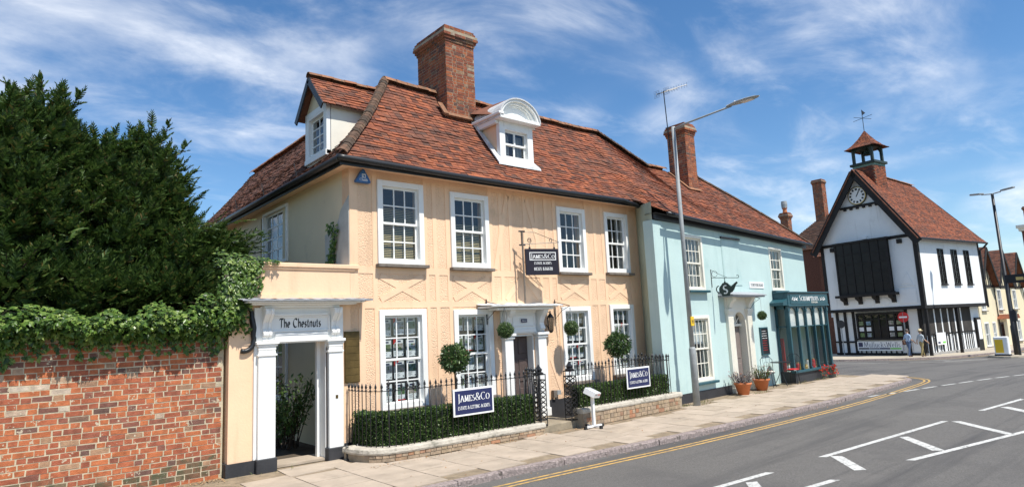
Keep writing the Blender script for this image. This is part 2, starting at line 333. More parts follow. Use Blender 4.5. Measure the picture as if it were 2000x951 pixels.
# ------------------------------------------------------------------ lettering: broad-pen strokes
def arc(cx_, cy_, rx, ry, a0, a1, n=9): return [(cx_+rx*math.cos(R_(lerp(a0, a1, i/n))), cy_+ry*math.sin(R_(lerp(a0, a1, i/n)))) for i in range(n+1)]
GL = {
'A': (.74, [[(.04,0),(.37,1)],[(.37,1),(.70,0)],[(.17,.36),(.57,.36)]]), 'B': (.6, [[(.1,0),(.1,1)],[(.1,1),(.3,1)]+arc(.3,.76,.2,.24,90,-90)+[(.1,.52)],[(.3,.52)]+arc(.3,.26,.25,.26,90,-90)+[(.1,0)]]),
'C': (.78, [arc(.44,.5,.38,.5,45,315,14)]), 'D': (.76, [[(.1,0),(.1,1)],[(.1,1)]+arc(.3,.5,.4,.5,90,-90,12)+[(.1,0)]]),
'E': (.56, [[(.1,0),(.1,1)],[(.1,1),(.5,1),(.5,.9)],[(.1,.52),(.42,.52)],[(.1,0),(.52,0),(.52,.12)]]), 'F': (.52, [[(.1,0),(.1,1)],[(.1,1),(.5,1),(.5,.9)],[(.1,.52),(.42,.52)]]),
'G': (.8, [arc(.44,.5,.38,.5,45,330,14)+[(.76,.42),(.6,.42)]]), 'H': (.76, [[(.1,0),(.1,1)],[(.66,0),(.66,1)],[(.1,.52),(.66,.52)]]), 'I': (.24, [[(.12,0),(.12,1)]]),
'J': (.34, [[(.2,1),(.2,-.05)]+arc(.05,-.05,.15,.2,0,-90,5)]), 'K': (.68, [[(.1,0),(.1,1)],[(.6,1),(.12,.48)],[(.2,.54),(.66,0)]]), 'L': (.54, [[(.1,0),(.1,1)],[(.1,0),(.5,0),(.5,.14)]]),
'M': (.9, [[(.12,0),(.16,1)],[(.16,1),(.45,.1)],[(.45,.1),(.74,1)],[(.74,1),(.78,0)]]), 'N': (.78, [[(.1,0),(.1,1)],[(.1,1),(.68,0)],[(.68,0),(.68,1)]]),
'O': (.86, [arc(.43,.5,.37,.5,90,450,18)]), 'P': (.56, [[(.1,0),(.1,1)],[(.1,1),(.28,1)]+arc(.28,.74,.22,.26,90,-90)+[(.1,.48)]]),
'R': (.64, [[(.1,0),(.1,1)],[(.1,1),(.28,1)]+arc(.28,.75,.21,.25,90,-90)+[(.1,.5)],[(.28,.5),(.62,0)]]),
'S': (.54, [arc(.27,.75,.19,.25,50,270,9)+arc(.27,.25,.21,.25,90,-140,9)]), 'T': (.64, [[(.32,0),(.32,1)],[(.04,.88),(.04,1),(.6,1),(.6,.88)]]),
'U': (.74, [[(.1,1),(.1,.3)]+arc(.37,.28,.27,.28,180,360,9)+[(.64,1)]]), 'W': (1.0, [[(.04,1),(.26,0)],[(.26,0),(.5,.9)],[(.5,.9),(.74,0)],[(.74,0),(.96,1)]]),
'&': (.82, [[(.78,.5)]+arc(.34,.28,.32,.28,0,-180,9)+[(.1,.42),(.5,.72)]+arc(.34,.82,.16,.18,-20,200,8)+[(.22,.62),(.76,0)]]),
'0': (.56, [arc(.28,.45,.2,.45,90,450,14)]), '1': (.36, [[(.2,0),(.2,.92),(.08,.8)]]), '3': (.5, [arc(.22,.68,.18,.22,150,-80,8)+arc(.22,.23,.21,.24,80,-150,8)]),
'6': (.54, [[(.42,.9)]+arc(.28,.3,.21,.3,140,500,14)]), '7': (.5, [[(.06,.9),(.44,.9),(.18,0)]]), '8': (.54, [arc(.27,.68,.16,.22,-90,270,12),arc(.27,.23,.2,.24,90,450,12)]),
'h': (.5, [[(.08,0),(.08,1)],arc(.25,.42,.17,.2,170,0,6)+[(.42,0)]]), 'e': (.46, [[(.06,.32),(.4,.32)]+arc(.23,.32,.18,.3,0,300,10)]), 's': (.38, [arc(.19,.46,.13,.15,40,270,6)+arc(.19,.16,.14,.15,90,-140,6)]),
't': (.34, [[(.14,.85),(.14,.08),(.28,0)],[(.02,.6),(.28,.6)]]), 'n': (.52, [[(.08,0),(.08,.62)],arc(.25,.42,.17,.2,170,0,6)+[(.42,0)]]), 'u': (.52, [[(.08,.62),(.08,.18)]+arc(.24,.18,.16,.18,180,350,6),[(.42,.62),(.42,0)]]),
'l': (.22, [[(.1,0),(.1,1)]]), 'c': (.44, [arc(.24,.31,.18,.31,50,310,9)]), 'k': (.5, [[(.08,0),(.08,1)],[(.4,.62),(.1,.28)],[(.18,.36),(.44,0)]]), 'b': (.5, [[(.08,0),(.08,1)],arc(.25,.3,.18,.3,170,-170,10)]),
' ': (.34, [])}
def letters(text, x, z, h, width=None, nib=.13, ang=8, thin=.045, serif=.07, caps=None):
    """flat pen-drawn letters in the local x-z plane facing -y at y=0; the first letter of a word is larger when caps is set"""
    polys = []; cxp = 0; first = True
    for ch in text:
        k = h
        if caps and ch not in ' &' and not first: k = h*caps
        g = GL.get(ch) or GL['I']
        for st in g[1]:
            n1 = V((math.cos(R_(ang)), math.sin(R_(ang))))*nib/2*h; n2 = V((-math.sin(R_(ang)), math.cos(R_(ang))))*thin/2*h
            pts = [V((cxp+p[0]*k, p[1]*k)) for p in st]
            for a, b in zip(pts, pts[1:]):
                for nv in (n1, n2):
                    d = b-a
                    if abs(d.x*nv.y-d.y*nv.x) > 1e-6: polys.append([a-nv, a+nv, b+nv, b-nv])
            if serif:
                for e, q in ((pts[0], pts[1]), (pts[-1], pts[-2])):
                    if abs((q-e).y) > abs((q-e).x)*1.2: polys.append([e+V((-serif*h-nib*h/2, -.02*h)), e+V((serif*h+nib*h/2, -.02*h)), e+V((serif*h+nib*h/2, .03*h)), e+V((-serif*h-nib*h/2, .03*h))])
        cxp += g[0]*k+.10*h; first = ch == ' ' or ch == '&'
    sx_ = (width/(cxp-.1*h)) if width else 1
    mb = MB()
    for i, q in enumerate(polys):
        y = -.0002*(i % 11)
        pts = [(x+p.x*sx_, y, z+p.y) for p in q]
        ar = sum(pts[j][0]*pts[(j+1) % 4][2]-pts[(j+1) % 4][0]*pts[j][2] for j in range(4))
        if ar < 0: pts.reverse()
        mb.add(pts, [(0,1,2,3)])
    return mb
# ------------------------------------------------------------------ ground, road, pavement
def zr(x): return -.1-.58*sstep(22, 46, x)*1.0 if x < 46 else -.68-.016*(x-46)
g = MB(); xs = [-700, -300, -100, -40, 0, 22] + list(range(24, 48, 3)) + [55, 70, 100, 200, 400, 900]
g.sheet(lambda x, y: (x, y, zr(min(x, 130))-.25), xs, [-700, -100, -30, 0, 30, 70, 150, 900]); g.build('ground', 'grass', kind='structure')
g = MB(); g.sheet(lambda x, y: (x, y, zr(x)), [-40, -10, 10, 22]+[22+i*1.5 for i in range(1, 17)]+[50, 60, 75, 95, 130], [-30, -15, 0, 7.6, 20, 45, 80])
road = g.build('road', 'asphalt', kind='structure')
KERB = [(-12, 7.95), (-6, 7.92), (0, 7.88), (5.1, 7.78), (6.6, 7.70), (8.2, 7.55), (9.9, 7.40), (12.7, 7.26), (16.4, 7.18), (19, 7.24), (21.1, 7.34), (22.6, 7.42), (23.4, 7.58), (24.0, 7.92), (24.35, 8.5), (24.45, 9.3), (24.3, 10.1), (23.95, 11.0), (23.8, 12.5), (23.8, 16), (23.8, 40)]
def polylen(P, step):
    out_ = []; acc = 0
    for a, b in zip(P, P[1:]):
        a, b = V(a), V(b); d = (b-a).length; t = 0
        while t < d: out_.append(a+(b-a)*(t/d)); t += step
    out_.append(V(P[-1])); return out_
def offset(P, d):
    r = []
    for i, p in enumerate(P):
        a = V(P[max(i-1, 0)]); b = V(P[min(i+1, len(P)-1)]); t = (b-a).normalized(); r.append(V(p)+V((t.y, -t.x))*d)
    return r
# dense smoothed kerb line
def smooth(P, it=2):
    P = [V(p) for p in P]
    for _ in range(it):
        Q = [P[0]]
        for a, b in zip(P, P[1:]): Q += [a*.75+b*.25, a*.25+b*.75]
        Q.append(P[-1]); P = Q
    return P
KS = smooth(KERB, 2)
def kh(x): return -.0*x if x < 21.5 else -.06*sstep(21.5, 24, x)
pv = MB(); inner = offset(KS, -.14)
for a, b in zip(inner, inner[1:]):
    pv.add([(a.x, a.y, -.012+kh(a.x)), (b.x, b.y, -.012+kh(b.x)), (min(b.x, 23.0) if b.y > 9 else b.x, max(12, b.y), -.012), (min(a.x, 23.0) if a.y > 9 else a.x, max(12, a.y), -.012)], [(0,1,2,3)])
pave = pv.build('pavement', 'joint', kind='structure')
# kerb stones
i = 0; cum = [0]
for a, b in zip(KS, KS[1:]): cum.append(cum[-1]+(b-a).length)
def at(s):
    for j in range(len(KS)-1):
        if cum[j+1] >= s: return KS[j].lerp(KS[j+1], (s-cum[j])/(cum[j+1]-cum[j]))
    return KS[-1]
s = 0
while s < cum[-1]-28:
    ln = rnd(.75, 1.35) if s < 34 else .6
    e = min(s+ln, cum[-1]); m = MB(); n = 8; g = .006
    sec = []
    for k in range(n+1):
        q = s+g+(e-s-2*g)*k/n; p = at(q); t = (at(q+.02)-at(q-.02)).normalized(); nr = V((t.y, -t.x)); h = kh(p.x); j = .008
        fr = p+nr*rnd(-j, j); ft = p+nr*(.0+rnd(-j, j)-.012); bk = p-nr*.145
        sec.append([(fr.x, fr.y, -.30), (fr.x, fr.y, -.02+h), (ft.x, ft.y, .0+h+rnd(-.004, .004)), (bk.x, bk.y, .0+h), (bk.x, bk.y, -.3)])
    b0 = 0
    for k in range(n+1): m.v += sec[k]
    for k in range(n):
        for q in range(4): m.f.append([k*5+q, k*5+q+1, k*5+5+q+1, k*5+5+q]); m.m.append(0)
    m.f.append([0,1,2,3,4]); m.m.append(0); m.f.append([n*5+q for q in (4,3,2,1,0)]); m.m.append(0)
    m.f = [f[::-1] for f in m.f]
    m.build('kerb_stone', 'kerb', pave); s = e
# paving slabs in staggered columns
def kerbY(x):
    for a, b in zip(KS, KS[1:]):
        if a.x <= x <= b.x and b.x > a.x: return lerp(a.y, b.y, (x-a.x)/(b.x-a.x))
    return 8.5
x = -1.3; ci = 0
while x < 24.1:
    w = .74; y = kerbY(min(x+w/2, 23.3))+.16 + (.32 if ci % 2 else .03); ymax = 9.42 if (9 < x < 13.4) else (9.62 if x > 8.6 else (9.9 if x < 5.3 else 9.85))
    if x < 5: ymax = 10.35
    if x > 13.3: ymax = 9.75
    if x > 23.0: ymax = 9.5; y += .35*(x-23.)
    while y + .3 < ymax:
        l = min(.6, ymax-y)
        jx, jz = rnd(-.004, .004), rnd(-.003, .003); h0 = kh(x+.3)
        m = MB(); x0, x1, y0, y1 = x+.008, x+w-.008, y+.007, y+l-.007
        m.add([(x0,y0,-.03+h0),(x1,y0,-.03+h0),(x1,y1,-.03+h0),(x0,y1,-.03+h0),(x0,y0,rnd(-.002,.003)+h0),(x1,y0,rnd(-.002,.003)+h0),(x1,y1,rnd(-.002,.003)+h0*.5),(x0,y1,rnd(-.002,.003)+h0*.5)],
              [(3,2,1,0),(4,5,6,7),(0,1,5,4),(1,2,6,5),(2,3,7,6),(3,0,4,7)])
        m.build('paving_slab', 'slab', pave); y += l
    x += w; ci += 1
m = MB(); m.add([(3.85,10.15,-.03),(4.95,10.3,-.03),(5.02,10.85,-.03),(3.9,10.85,-.03),(3.85,10.15,.004),(4.95,10.3,.004),(5.02,10.85,.004),(3.9,10.85,.004)],[(3,2,1,0),(4,5,6,7),(0,1,5,4),(1,2,6,5),(2,3,7,6),(3,0,4,7)]); m.build('paving_slab', 'slab', pave)
# painted markings: parts of the road
def flat(pts, name, mt, dz=.004):
    m = MB(); m.add([(p[0], p[1], zr(p[0])+dz) for p in pts], [tuple(range(len(pts)))])
    me = m.mesh(name, mt)
    if me.polygons[0].normal.z < 0: me.flip_normals()
    return link(bpy.data.objects.new(name, me), road)
def ribbon(P, w, name, mt, dz=.004):
    A, B = offset(P, w/2), offset(P, -w/2); m = MB()
    for a, b, c, d in zip(A, A[1:], B[1:], B): m.add([(q.x, q.y, zr(q.x)+dz) for q in (a, b, c, d)], [(0,1,2,3)])
    return m.build(name, mt, road)
YK = [p for p in KS if p.y < 14]
ribbon(offset(YK, .35), .055, 'yellow_line', 'yellow'); ribbon(offset(YK, .485), .055, 'yellow_line', 'yellow')
def line(a, b, w, name='white_line'):
    a, b = V(a), V(b); t = (b-a).normalized()*w; n = V((t.y, -t.x))*.5; flat([a-n, a+n+t*.8, b+n, b-n-t*.8], name, 'paint')
line((10.25, 4.76), (15.0, 4.36), .10); line((6.0, 5.15), (8.9, 4.87), .10); line((7.2, 4.25), (9.02, 4.0), .10)
line((10.75, 3.68), (18.5, 2.15), .10); line((16.8, 4.2), (24, 3.55), .10)
flat([(10.43, 4.69), (10.54, 4.55), (9.81, 3.92), (9.67, 4.03)], 'hatch_bar', 'paint'); flat([(8.13, 4.84), (8.27, 4.75), (7.55, 4.15), (7.42, 4.28)], 'hatch_bar', 'paint')
flat([(12.69, 4.45), (12.82, 4.35), (11.83, 3.5), (11.72, 3.65)], 'hatch_bar', 'paint'); flat([(14.98, 4.26), (15.09, 4.13), (13.99, 3.04), (13.87, 3.15)], 'hatch_bar', 'paint')
flat([(17.6, 4.03), (17.75, 3.9), (16.4, 2.75), (16.2, 2.83)], 'hatch_bar', 'paint'); flat([(20.2, 3.8), (20.4, 3.68), (19, 2.2), (18.8, 2.3)], 'hatch_bar', 'paint')
for a, b in [((18.45, 7.1), (18.92, 6.99)), ((19.15, 6.93), (19.75, 6.79)), ((20.03, 6.75), (20.76, 6.6)), ((20.97, 6.57), (21.71, 6.42)), ((21.93, 6.37), (22.72, 6.21)), ((22.87, 6.17), (23.73, 6.01)), ((24.02, 5.97), (24.94, 5.8)), ((25.19, 5.77), (26.13, 5.59)), ((26.34, 5.55), (27.3, 5.37)), ((27.6, 5.3), (28.6, 5.1)), ((28.9, 5.05), (30, 4.85))]:
    line(a, b, .09, 'dash_line')
line((34.9, 14.9), (36.9, 12.9), .14); line((34.2, 16.6), (33.2, 19), .14); line((37.4, 12.2), (39.2, 10.2), .12); line((39.4, 11.2), (42.4, 9.9), .14); line((40.6, 12.0), (41.3, 11.3), .14)
line((30.8, 4.7), (42, 2.6), .1)
# far pavement round the town hall
FK = smooth([(37.5, 30), (37.6, 20), (38.2, 16.6), (39.7, 14.8), (41.2, 13.4), (42.8, 12.3), (45, 11.4), (50, 10.6), (54, 10.6), (57, 11.2), (62, 10.6), (75, 9.0), (100, 6)], 2)
def zf(x): return zr(x)+.11
m = MB(); In = offset(FK, -.14)
for a, b in zip(In, In[1:]):
    m.add([(a.x, a.y, zf(a.x)), (b.x, b.y, zf(b.x)), (max(b.x, 60), 45, zf(60)+.0), (max(a.x, 60), 45, zf(60))], [(0,1,2,3)])
fp = m.build('far_pavement', 'slab_far', kind='structure')
m = MB()
for (a, b), (c, d) in zip(zip(FK, FK[1:]), zip(In, In[1:])):
    m.add([(a.x,a.y,zr(a.x)-.05),(b.x,b.y,zr(b.x)-.05),(b.x,b.y,zf(b.x)),(a.x,a.y,zf(a.x)),(c.x,c.y,zf(c.x)+.001),(d.x,d.y,zf(d.x)+.001)], [(0,3,2,1),(3,4,5,2)])
m.build('kerb', 'kerb', fp)
ribbon(offset([p for p in FK if p.x > 40 and p.x < 60], .3), .1, 'yellow_line', 'yellow')
# garden ground behind the wall
m = MB(); m.add([(-30, 11.2, .0), (5.35, 11.2, .0), (5.35, 45, .0), (-30, 45, .0)], [(0,1,2,3)]); m.build('garden_soil', 'earth', kind='structure')
# ------------------------------------------------------------------ roof covering
def tiled(name, P, T, rows, ur, mats, parent, keep=0, world=True, w=.168, flip=1, clip=None, gauge=None, pieces='roof_tile'):
    """plain clay tiles laid over surface P(u, t), t in 0..1 up the slope; the first `keep` tiles are separate objects"""
    big = MB(); kept = 0; step = 1/rows
    for i in range(rows):
        t0 = i*step; t1 = min(1, t0+step*1.55); ua, ub = ur(t0+step*.3)
        u = ua - (w/2 if i % 2 else 0) + rnd(-.02, .02)
        wav = rnd(-.006, .006)
        while u < ub:
            a, b = max(u+.003, ua), min(u+w-.003, ub)
            if b-a > .03 and not (clip and clip((a+b)/2, t0)):
                e = 1e-3
                p00, p10 = P(a, t0), P(b, t0); p01, p11 = P(a, t1), P(b, t1)
                n = (p10-p00).cross(p01-p00)
                if n.length > 1e-9:
                    n.normalize(); n *= flip
                    l0 = .030+rnd(-.006, .010)+wav; l0b = l0+rnd(-.005, .005); l1 = .010; th = n*.014
                    dn = (p00-p01).normalized()*rnd(-.006, .008)
                    mid = (p00+p10)/2+n*((l0+l0b)/2+.004)+dn
                    vs = [p00+n*l0+dn, p10+n*l0b+dn, p11+n*l1, p01+n*l1]
                    vs += [v-th for v in vs]
                    fs = [(0,1,2,3),(4,5,1,0),(5,6,2,1),(7,4,0,3)]
                    if flip < 0: fs = [f[::-1] for f in fs]
                    if kept < keep:
                        m_ = MB(); m_.add(vs, fs); m_.build(pieces, mats[1], parent, world); kept += 1
                    else: big.add(vs, fs)
            u += w
    return big.build(name, mats[0], parent, world, kind='stuff')
def bricks(mb, face, L, H, o, ux, n, bl=.228, bh=.066, j=.013, proud=.004, taper=None, skip=None):
    """bricks on a face: origin o, along ux, up z, outward n; headers and stretchers alternate"""
    o, ux, n = V(o), V(ux), V(n); z = 0; r = 0
    while z+bh <= H+.001:
        x = -rnd(0, .1) if r % 2 else -rnd(.1, .2); k = r
        while x < L:
            ln = bl if k % 2 else bl*.49
            a, b = max(0, x), min(L, x+ln-j)
            if b-a > .02 and not (skip and skip((a+b)/2, z)):
                p = proud+rnd(-.002, .003)
                q = [o+ux*a+V((0,0,z)), o+ux*b+V((0,0,z)), o+ux*b+V((0,0,z+bh)), o+ux*a+V((0,0,z+bh))]
                f_ = [v+n*p for v in q]
                if ux.cross(V((0,0,1))).dot(n) > 0: fs = [(4,5,6,7),(0,1,5,4),(1,2,6,5),(2,3,7,6),(3,0,4,7)]
                else: fs = [(7,6,5,4),(4,5,1,0),(5,6,2,1),(6,7,3,2),(7,4,0,3)]
                mb.add(q+f_, fs)
            x += ln; k += 1
        z += bh+j; r += 1
def chimney(name, parent, x0, x1, y0, y1, z0, z1, world=True, matb='brick_chim', corb=.07, faces='-x-y+x', pot=False):
    m = MB(); m.box(x0, y0, z0, x1, y1, z1-.12); st = m.build(name, 'mortar_dark', parent, world)
    b = MB()
    if '-y' in faces: bricks(b, 0, x1-x0, z1-z0-.42, (x0, y0, z0), (1,0,0), (0,-1,0))
    if '-x' in faces: bricks(b, 0, y1-y0, z1-z0-.42, (x0, y1, z0), (0,-1,0), (-1,0,0))
    if '+x' in faces: bricks(b, 0, y1-y0, z1-z0-.42, (x1, y0, z0), (0,1,0), (1,0,0))
    for k, (d, h) in enumerate(((.03, .07), (corb, .07), (corb+.035, .14), (corb, .07), (.02, .07))):
        za = z1-.42+sum((.07, .07, .14, .07, .07)[:k])
        c = MB(); c.box(x0-d+.012, y0-d+.012, za, x1+d-.012, y1+d-.012, za+h-.002); c.build('corbel', 'mortar_dark', st, world)
        n = 2 if h > .1 else 1
        bricks(b, 0, x1-x0+2*d, h, (x0-d+.0, y0-d+.01, za), (1,0,0), (0,-1,0)); bricks(b, 0, y1-y0+2*d, h, (x0-d+.01, y1+d, za), (0,-1,0), (-1,0,0))
    b.build('brickwork', matb, st, world, kind='stuff')
    return st
ARC = [(math.cos(R_(a)), math.sin(R_(a))) for a in (10, 50, 90, 130, 170)]
def cap_tile(r, ln, th=.018, taper=.0):
    m = MB(); n = len(ARC)
    for k, (xx, rr) in enumerate(((0, r*(1+taper)), (ln, r))):
        for cc in ARC: m.v.append((xx, cc[0]*rr, cc[1]*rr))
        for cc in ARC: m.v.append((xx, cc[0]*(rr-th), cc[1]*(rr-th)))
    for j in range(n-1):
        m.f.append([j, j+1, 2*n+j+1, 2*n+j][::-1]); m.f.append([n+j, n+j+1, j+1, j]); m.f.append([2*n+j, 2*n+j+1, 3*n+j+1, 3*n+j])
    m.m = [0]*len(m.f); return m
def along(name, P, mt, parent, r=.12, ln=.3, step=.27, th=.02, taper=.12, world=True, lift=0, up=V((0,0,1))):
    P = [V(p) for p in P]; cu = [0]
    for a, b in zip(P, P[1:]): cu.append(cu[-1]+(b-a).length)
    me = cap_tile(r, ln, th, taper).mesh(name, mt); s_ = 0
    while s_ < cu[-1]-ln*.5:
        for j in range(len(P)-1):
            if cu[j+1] >= s_: break
        d = (P[j+1]-P[j]).normalized(); p = P[j]+d*(s_-cu[j])
        y = up.cross(d).normalized(); z = d.cross(y)
        M_ = Matrix((d, y, z)).transposed()
        M_ = M_ @ Matrix.Rotation(rnd(-.05, .05), 3, 'X') @ Matrix.Rotation(rnd(-.03, .03)-.04, 3, 'Y')
        inst(name, me, parent, p+z*(lift+rnd(-.006, .006)), M_, world=world); s_ += step
# ------------------------------------------------------------------ windows
def boxframe(m, x0, x1, z0, z1, w, y0, y1, mi=0, bottom=True, wb=None):
    m.box(x0, y0, z0, x0+w, y1, z1, mi); m.box(x1-w, y0, z0, x1, y1, z1, mi); m.box(x0+w, y0, z1-w, x1-w, y1, z1, mi)
    if bottom: m.box(x0+w, y0, z0, x1-w, y1, z0+(wb or w), mi)
def window(parent, loc, rz, Wd, H, cols=3, rows=2, frame='white', fw=.115, sill='sill_wood', bar=.024, world=True, name='window', room=True, blind=None, sash2=True, gl='glass', curtain=False, depth=1.1, flatten=None, proud=.035):
    """sash window in local x (width) z (height), wall face y=0, outside -y"""
    m = MB(); boxframe(m, 0, Wd, 0, H, fw, -proud, .06); boxframe(m, fw*.55, Wd-fw*.55, fw*.4, H-fw*.55, fw*.55, .05, .16)
    o = bpy.data.objects.new(name, m.mesh(name, frame)); o.location = loc; o.rotation_euler = (0,0,rz); link(o, parent, world); bevel(o, .006, 1)
    P = flatten or o; LM = (lambda mb: mb) if flatten is None else (lambda mb: mb.xf(W(o)) if world else mb.xf(o.matrix_basis))
    wl = False if flatten is None else world
    xi0, xi1, zi0, zi1 = fw, Wd-fw, fw*.75, H-fw
    zm = (zi0+zi1)/2; st = .045
    halves = [(zm-.02, zi1, .045, .075), (zi0, zm+.02, .08, .11)] if sash2 else [(zi0, zi1, .05, .08)]
    sm = MB(); bm_ = MB(); panes = []
    for za, zb, ya, yb in halves:
        boxframe(sm, xi0, xi1, za, zb, st, ya, yb)
        xa, xb, zc_, zd = xi0+st, xi1-st, za+st, zb-st
        for c in range(1, cols): xx = lerp(xa, xb, c/cols); bm_.box(xx-bar/2, ya+.004, zc_, xx+bar/2, yb-.004, zd)
        for r in range(1, rows):
            zz = lerp(zc_, zd, r/rows); e = bar/2
            for c in range(cols):
                l = lerp(xa, xb, c/cols)+(e if c else 0); q = lerp(xa, xb, (c+1)/cols)-(e if c < cols-1 else 0); bm_.box(l, ya+.004, zz-bar/2, q, yb-.004, zz+bar/2)
        for c in range(cols):
            for r in range(rows): panes.append((lerp(xa, xb, c/cols), lerp(xa, xb, (c+1)/cols), lerp(zc_, zd, r/rows), lerp(zc_, zd, (r+1)/rows), (ya+yb)/2))
    LM(sm).build('sash', frame, P, wl); LM(bm_).build('glazing_bars', frame, P, wl)
    for (a, b, c, d, y) in panes:
        k = rnd(-.004, .004); q = rnd(-.004, .004); p = MB(); p.add([(a,y+k,c),(b,y-k,c),(b,y-k+q,d),(a,y+k+q,d)], [(0,1,2,3)]); LM(p).build('pane', gl, P, wl)
    if sill:
        s_ = MB(); s_.box(-.05, -.13, -.065, Wd+.05, .05, 0); bevel(LM(s_).build('sill', sill, P, wl), .008, 1)
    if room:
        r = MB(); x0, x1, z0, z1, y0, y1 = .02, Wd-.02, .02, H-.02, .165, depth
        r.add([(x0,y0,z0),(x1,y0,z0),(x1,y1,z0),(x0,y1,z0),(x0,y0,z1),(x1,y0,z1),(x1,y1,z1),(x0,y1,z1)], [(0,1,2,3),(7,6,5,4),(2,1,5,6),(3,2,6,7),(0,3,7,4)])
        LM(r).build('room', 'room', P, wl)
    if blind:
        b = MB(); z = blind[0]
        while z < blind[1]:
            b.add([(xi0+.01,.150,z),(xi1-.01,.150,z),(xi1-.01,.172,z+.022),(xi0+.01,.172,z+.022)], [(0,1,2,3)]); z += .036
        LM(b).build('venetian_blind', 'blind', P, wl)
    if curtain:
        c = MB(); n = 22
        for sd_ in curtain:
            c.sheet(lambda u, v: (lerp(sd_[0], sd_[1], u)*Wd, .22+.02*math.sin(u*40), lerp(.08, H-.1, v)), frange(0, 1, n), [0, 1])
        LM(c).build('curtain', 'curtain', P, wl)
    return o
# ------------------------------------------------------------------ peach house
house = thing('peach_house', 'two-storey peach rendered house with red tiled hipped roof, dormers and tall brick chimney', 'house', (5.3, 11, 0))
UP = [(5.89, 6.96), (7.64, 8.69), (10.85, 11.88), (12.63, 13.6)]
DR = (9.17, 9.90, .14, 2.02)
LZ = [(.72, 2.63), (.75, 2.61), (.81, 2.64), (.86, 2.67)]; UZ = [(3.53, 5.23), (3.51, 5.17), (3.49, 5.15), (3.52, 5.16)]
holes = [(a+.06, b-.06, z0+.04, z1-.06) for (a, b), (z0, z1) in zip(UP, UZ)] + [(a+.06, b-.06, z0+.04, z1-.06) for (a, b), (z0, z1) in zip(UP, LZ)] + [DR]
panel(MB(), 5.3, 14.09, -.02, 5.47, 11.0, 11.3, holes).build('wall', 'peach_rough', house)
panel(MB(), 11.0, 22, -.02, 5.47, 0, .3, [(14.2, 15.72, 4.0, 5.22), (14.2, 15.6, .85, 2.25)]).xf(Matrix(((0,1,0,5.302),(1,0,0,.3),(0,0,1,0),(0,0,0,1)))).build('side_wall', 'cream', house)
m = MB(); m.box(13.8, 11.3, 0, 14.07, 16, 5.4); m.box(9, 15.7, 0, 14.0, 16, 5.4); m.box(9, 16, 0, 9.3, 22, 5.4); m.box(5.6, 21.8, 0, 9.3, 22.1, 5.4); m.build('rear_wall', 'cream', house)
# proud render strips that follow the timber frame
tl = []
def strip(x0, x1, z0, z1): tl.append([(x0,z0),(x1,z0),(x1,z1),(x0,z1)])
def brace(x0, z0, x1, z1, w=.12):
    d = V((x1-x0, z1-z0)).normalized(); n = V((-d.y, d.x))*w/2; a, b = V((x0, z0)), V((x1, z1)); tl.append([a-n, b-n, b+n, a+n])
strip(5.30, 14.09, 3.34, 3.475); strip(5.50, 14.09, 2.665, 2.79)
for a, b in ((5.3, 5.88), (6.97, 7.63), (8.70, 10.84), (11.89, 12.62), (13.61, 14.09)): strip(a, b, 5.30, 5.46)
ST = [(5.302, 5.47), (5.78, 5.885), (6.965, 7.05), (7.19, 7.29), (7.52, 7.635), (8.695, 8.8), (9.0, 9.1), (9.30, 9.40), (9.75, 9.85), (10.12, 10.22), (10.44, 10.54), (10.73, 10.845), (11.885, 11.99), (12.2, 12.3), (12.51, 12.625), (13.605, 13.71), (13.95, 14.088)]
for a, b in ST: strip(a, b, 3.475, 5.30)
for a, b in ((5.302, 5.47), (5.78, 5.88), (6.97, 7.07), (7.22, 7.32), (7.53, 7.63), (8.70, 8.80), (9.0, 9.1), (10.2, 10.3), (10.5, 10.6), (10.75, 10.85), (11.89, 11.99), (12.2, 12.3), (12.53, 12.63), (13.6, 13.7), (13.95, 14.088)): strip(a, b, 2.79, 3.34)
for a, b in UP:
    brace(a+.05, 2.83, b-.05, 3.30); brace(a+.05, 3.30, b-.05, 2.83)
brace(9.75, 3.32, 10.18, 2.81); brace(9.62, 3.32, 9.14, 2.81); brace(8.85, 3.50, 9.28, 5.25); brace(10.42, 3.52, 9.88, 5.22); brace(13.75, 3.32, 13.93, 2.8)
for a, b in ((5.47, 5.60), (5.80, 5.905), (7.0, 7.08), (7.23, 7.32), (7.55, 7.64), (8.73, 8.82), (10.30, 10.38), (10.76, 10.855), (11.895, 11.99), (12.2, 12.29), (12.51, 12.60), (13.605, 13.7), (13.95, 14.088)): strip(a, b, .47, 2.665)
brace(10.34, 1.65, 10.74, .6, .1)
for k, q in enumerate(tl):
    y = 10.991-.0005*(k % 5); MB().prism([(p[0], y, p[1]) for p in q], (0, 11.003-y, 0)).build('timber', 'peach', house)
for a, b in ((5.31, 8.92), (10.24, 14.05)): MB().box(a, 10.955, -.02, b, 11.01, .46).build('plinth', 'plinth', house)
for i, ((a, b), (z0, z1)) in enumerate(zip(UP, UZ)):
    window(house, (a, 10.985, z0), 0, b-a, z1-z0, 3, 2, blind=(.1, (1.15, 1.0)[i]) if i < 2 else None, curtain=[(.72, .95)] if i == 3 else None)
for (a, b), (z0, z1) in zip(UP, LZ): window(house, (a, 10.985, z0), 0, b-a, z1-z0, 3, 2)
window(house, (5.29, 15.78, 3.93), -math.pi/2, 1.64, 1.36, 4, 4, sash2=False, fw=.07, sill=None, curtain=[(.1, .9)])
window(house, (5.29, 15.66, .8), -math.pi/2, 1.52, 1.5, 4, 4, sash2=False, fw=.07, sill='sill_wood')
# patch of bare render and its climber on the side wall
MB().prism([(5.301,11.003,3.42),(5.301,12.05,3.42),(5.301,12.1,4.22),(5.301,11.55,4.30),(5.301,11.35,4.62),(5.301,11.15,4.75),(5.301,11.003,4.85)], (-.012,0,0)).build('render_patch', 'bare_render', house)
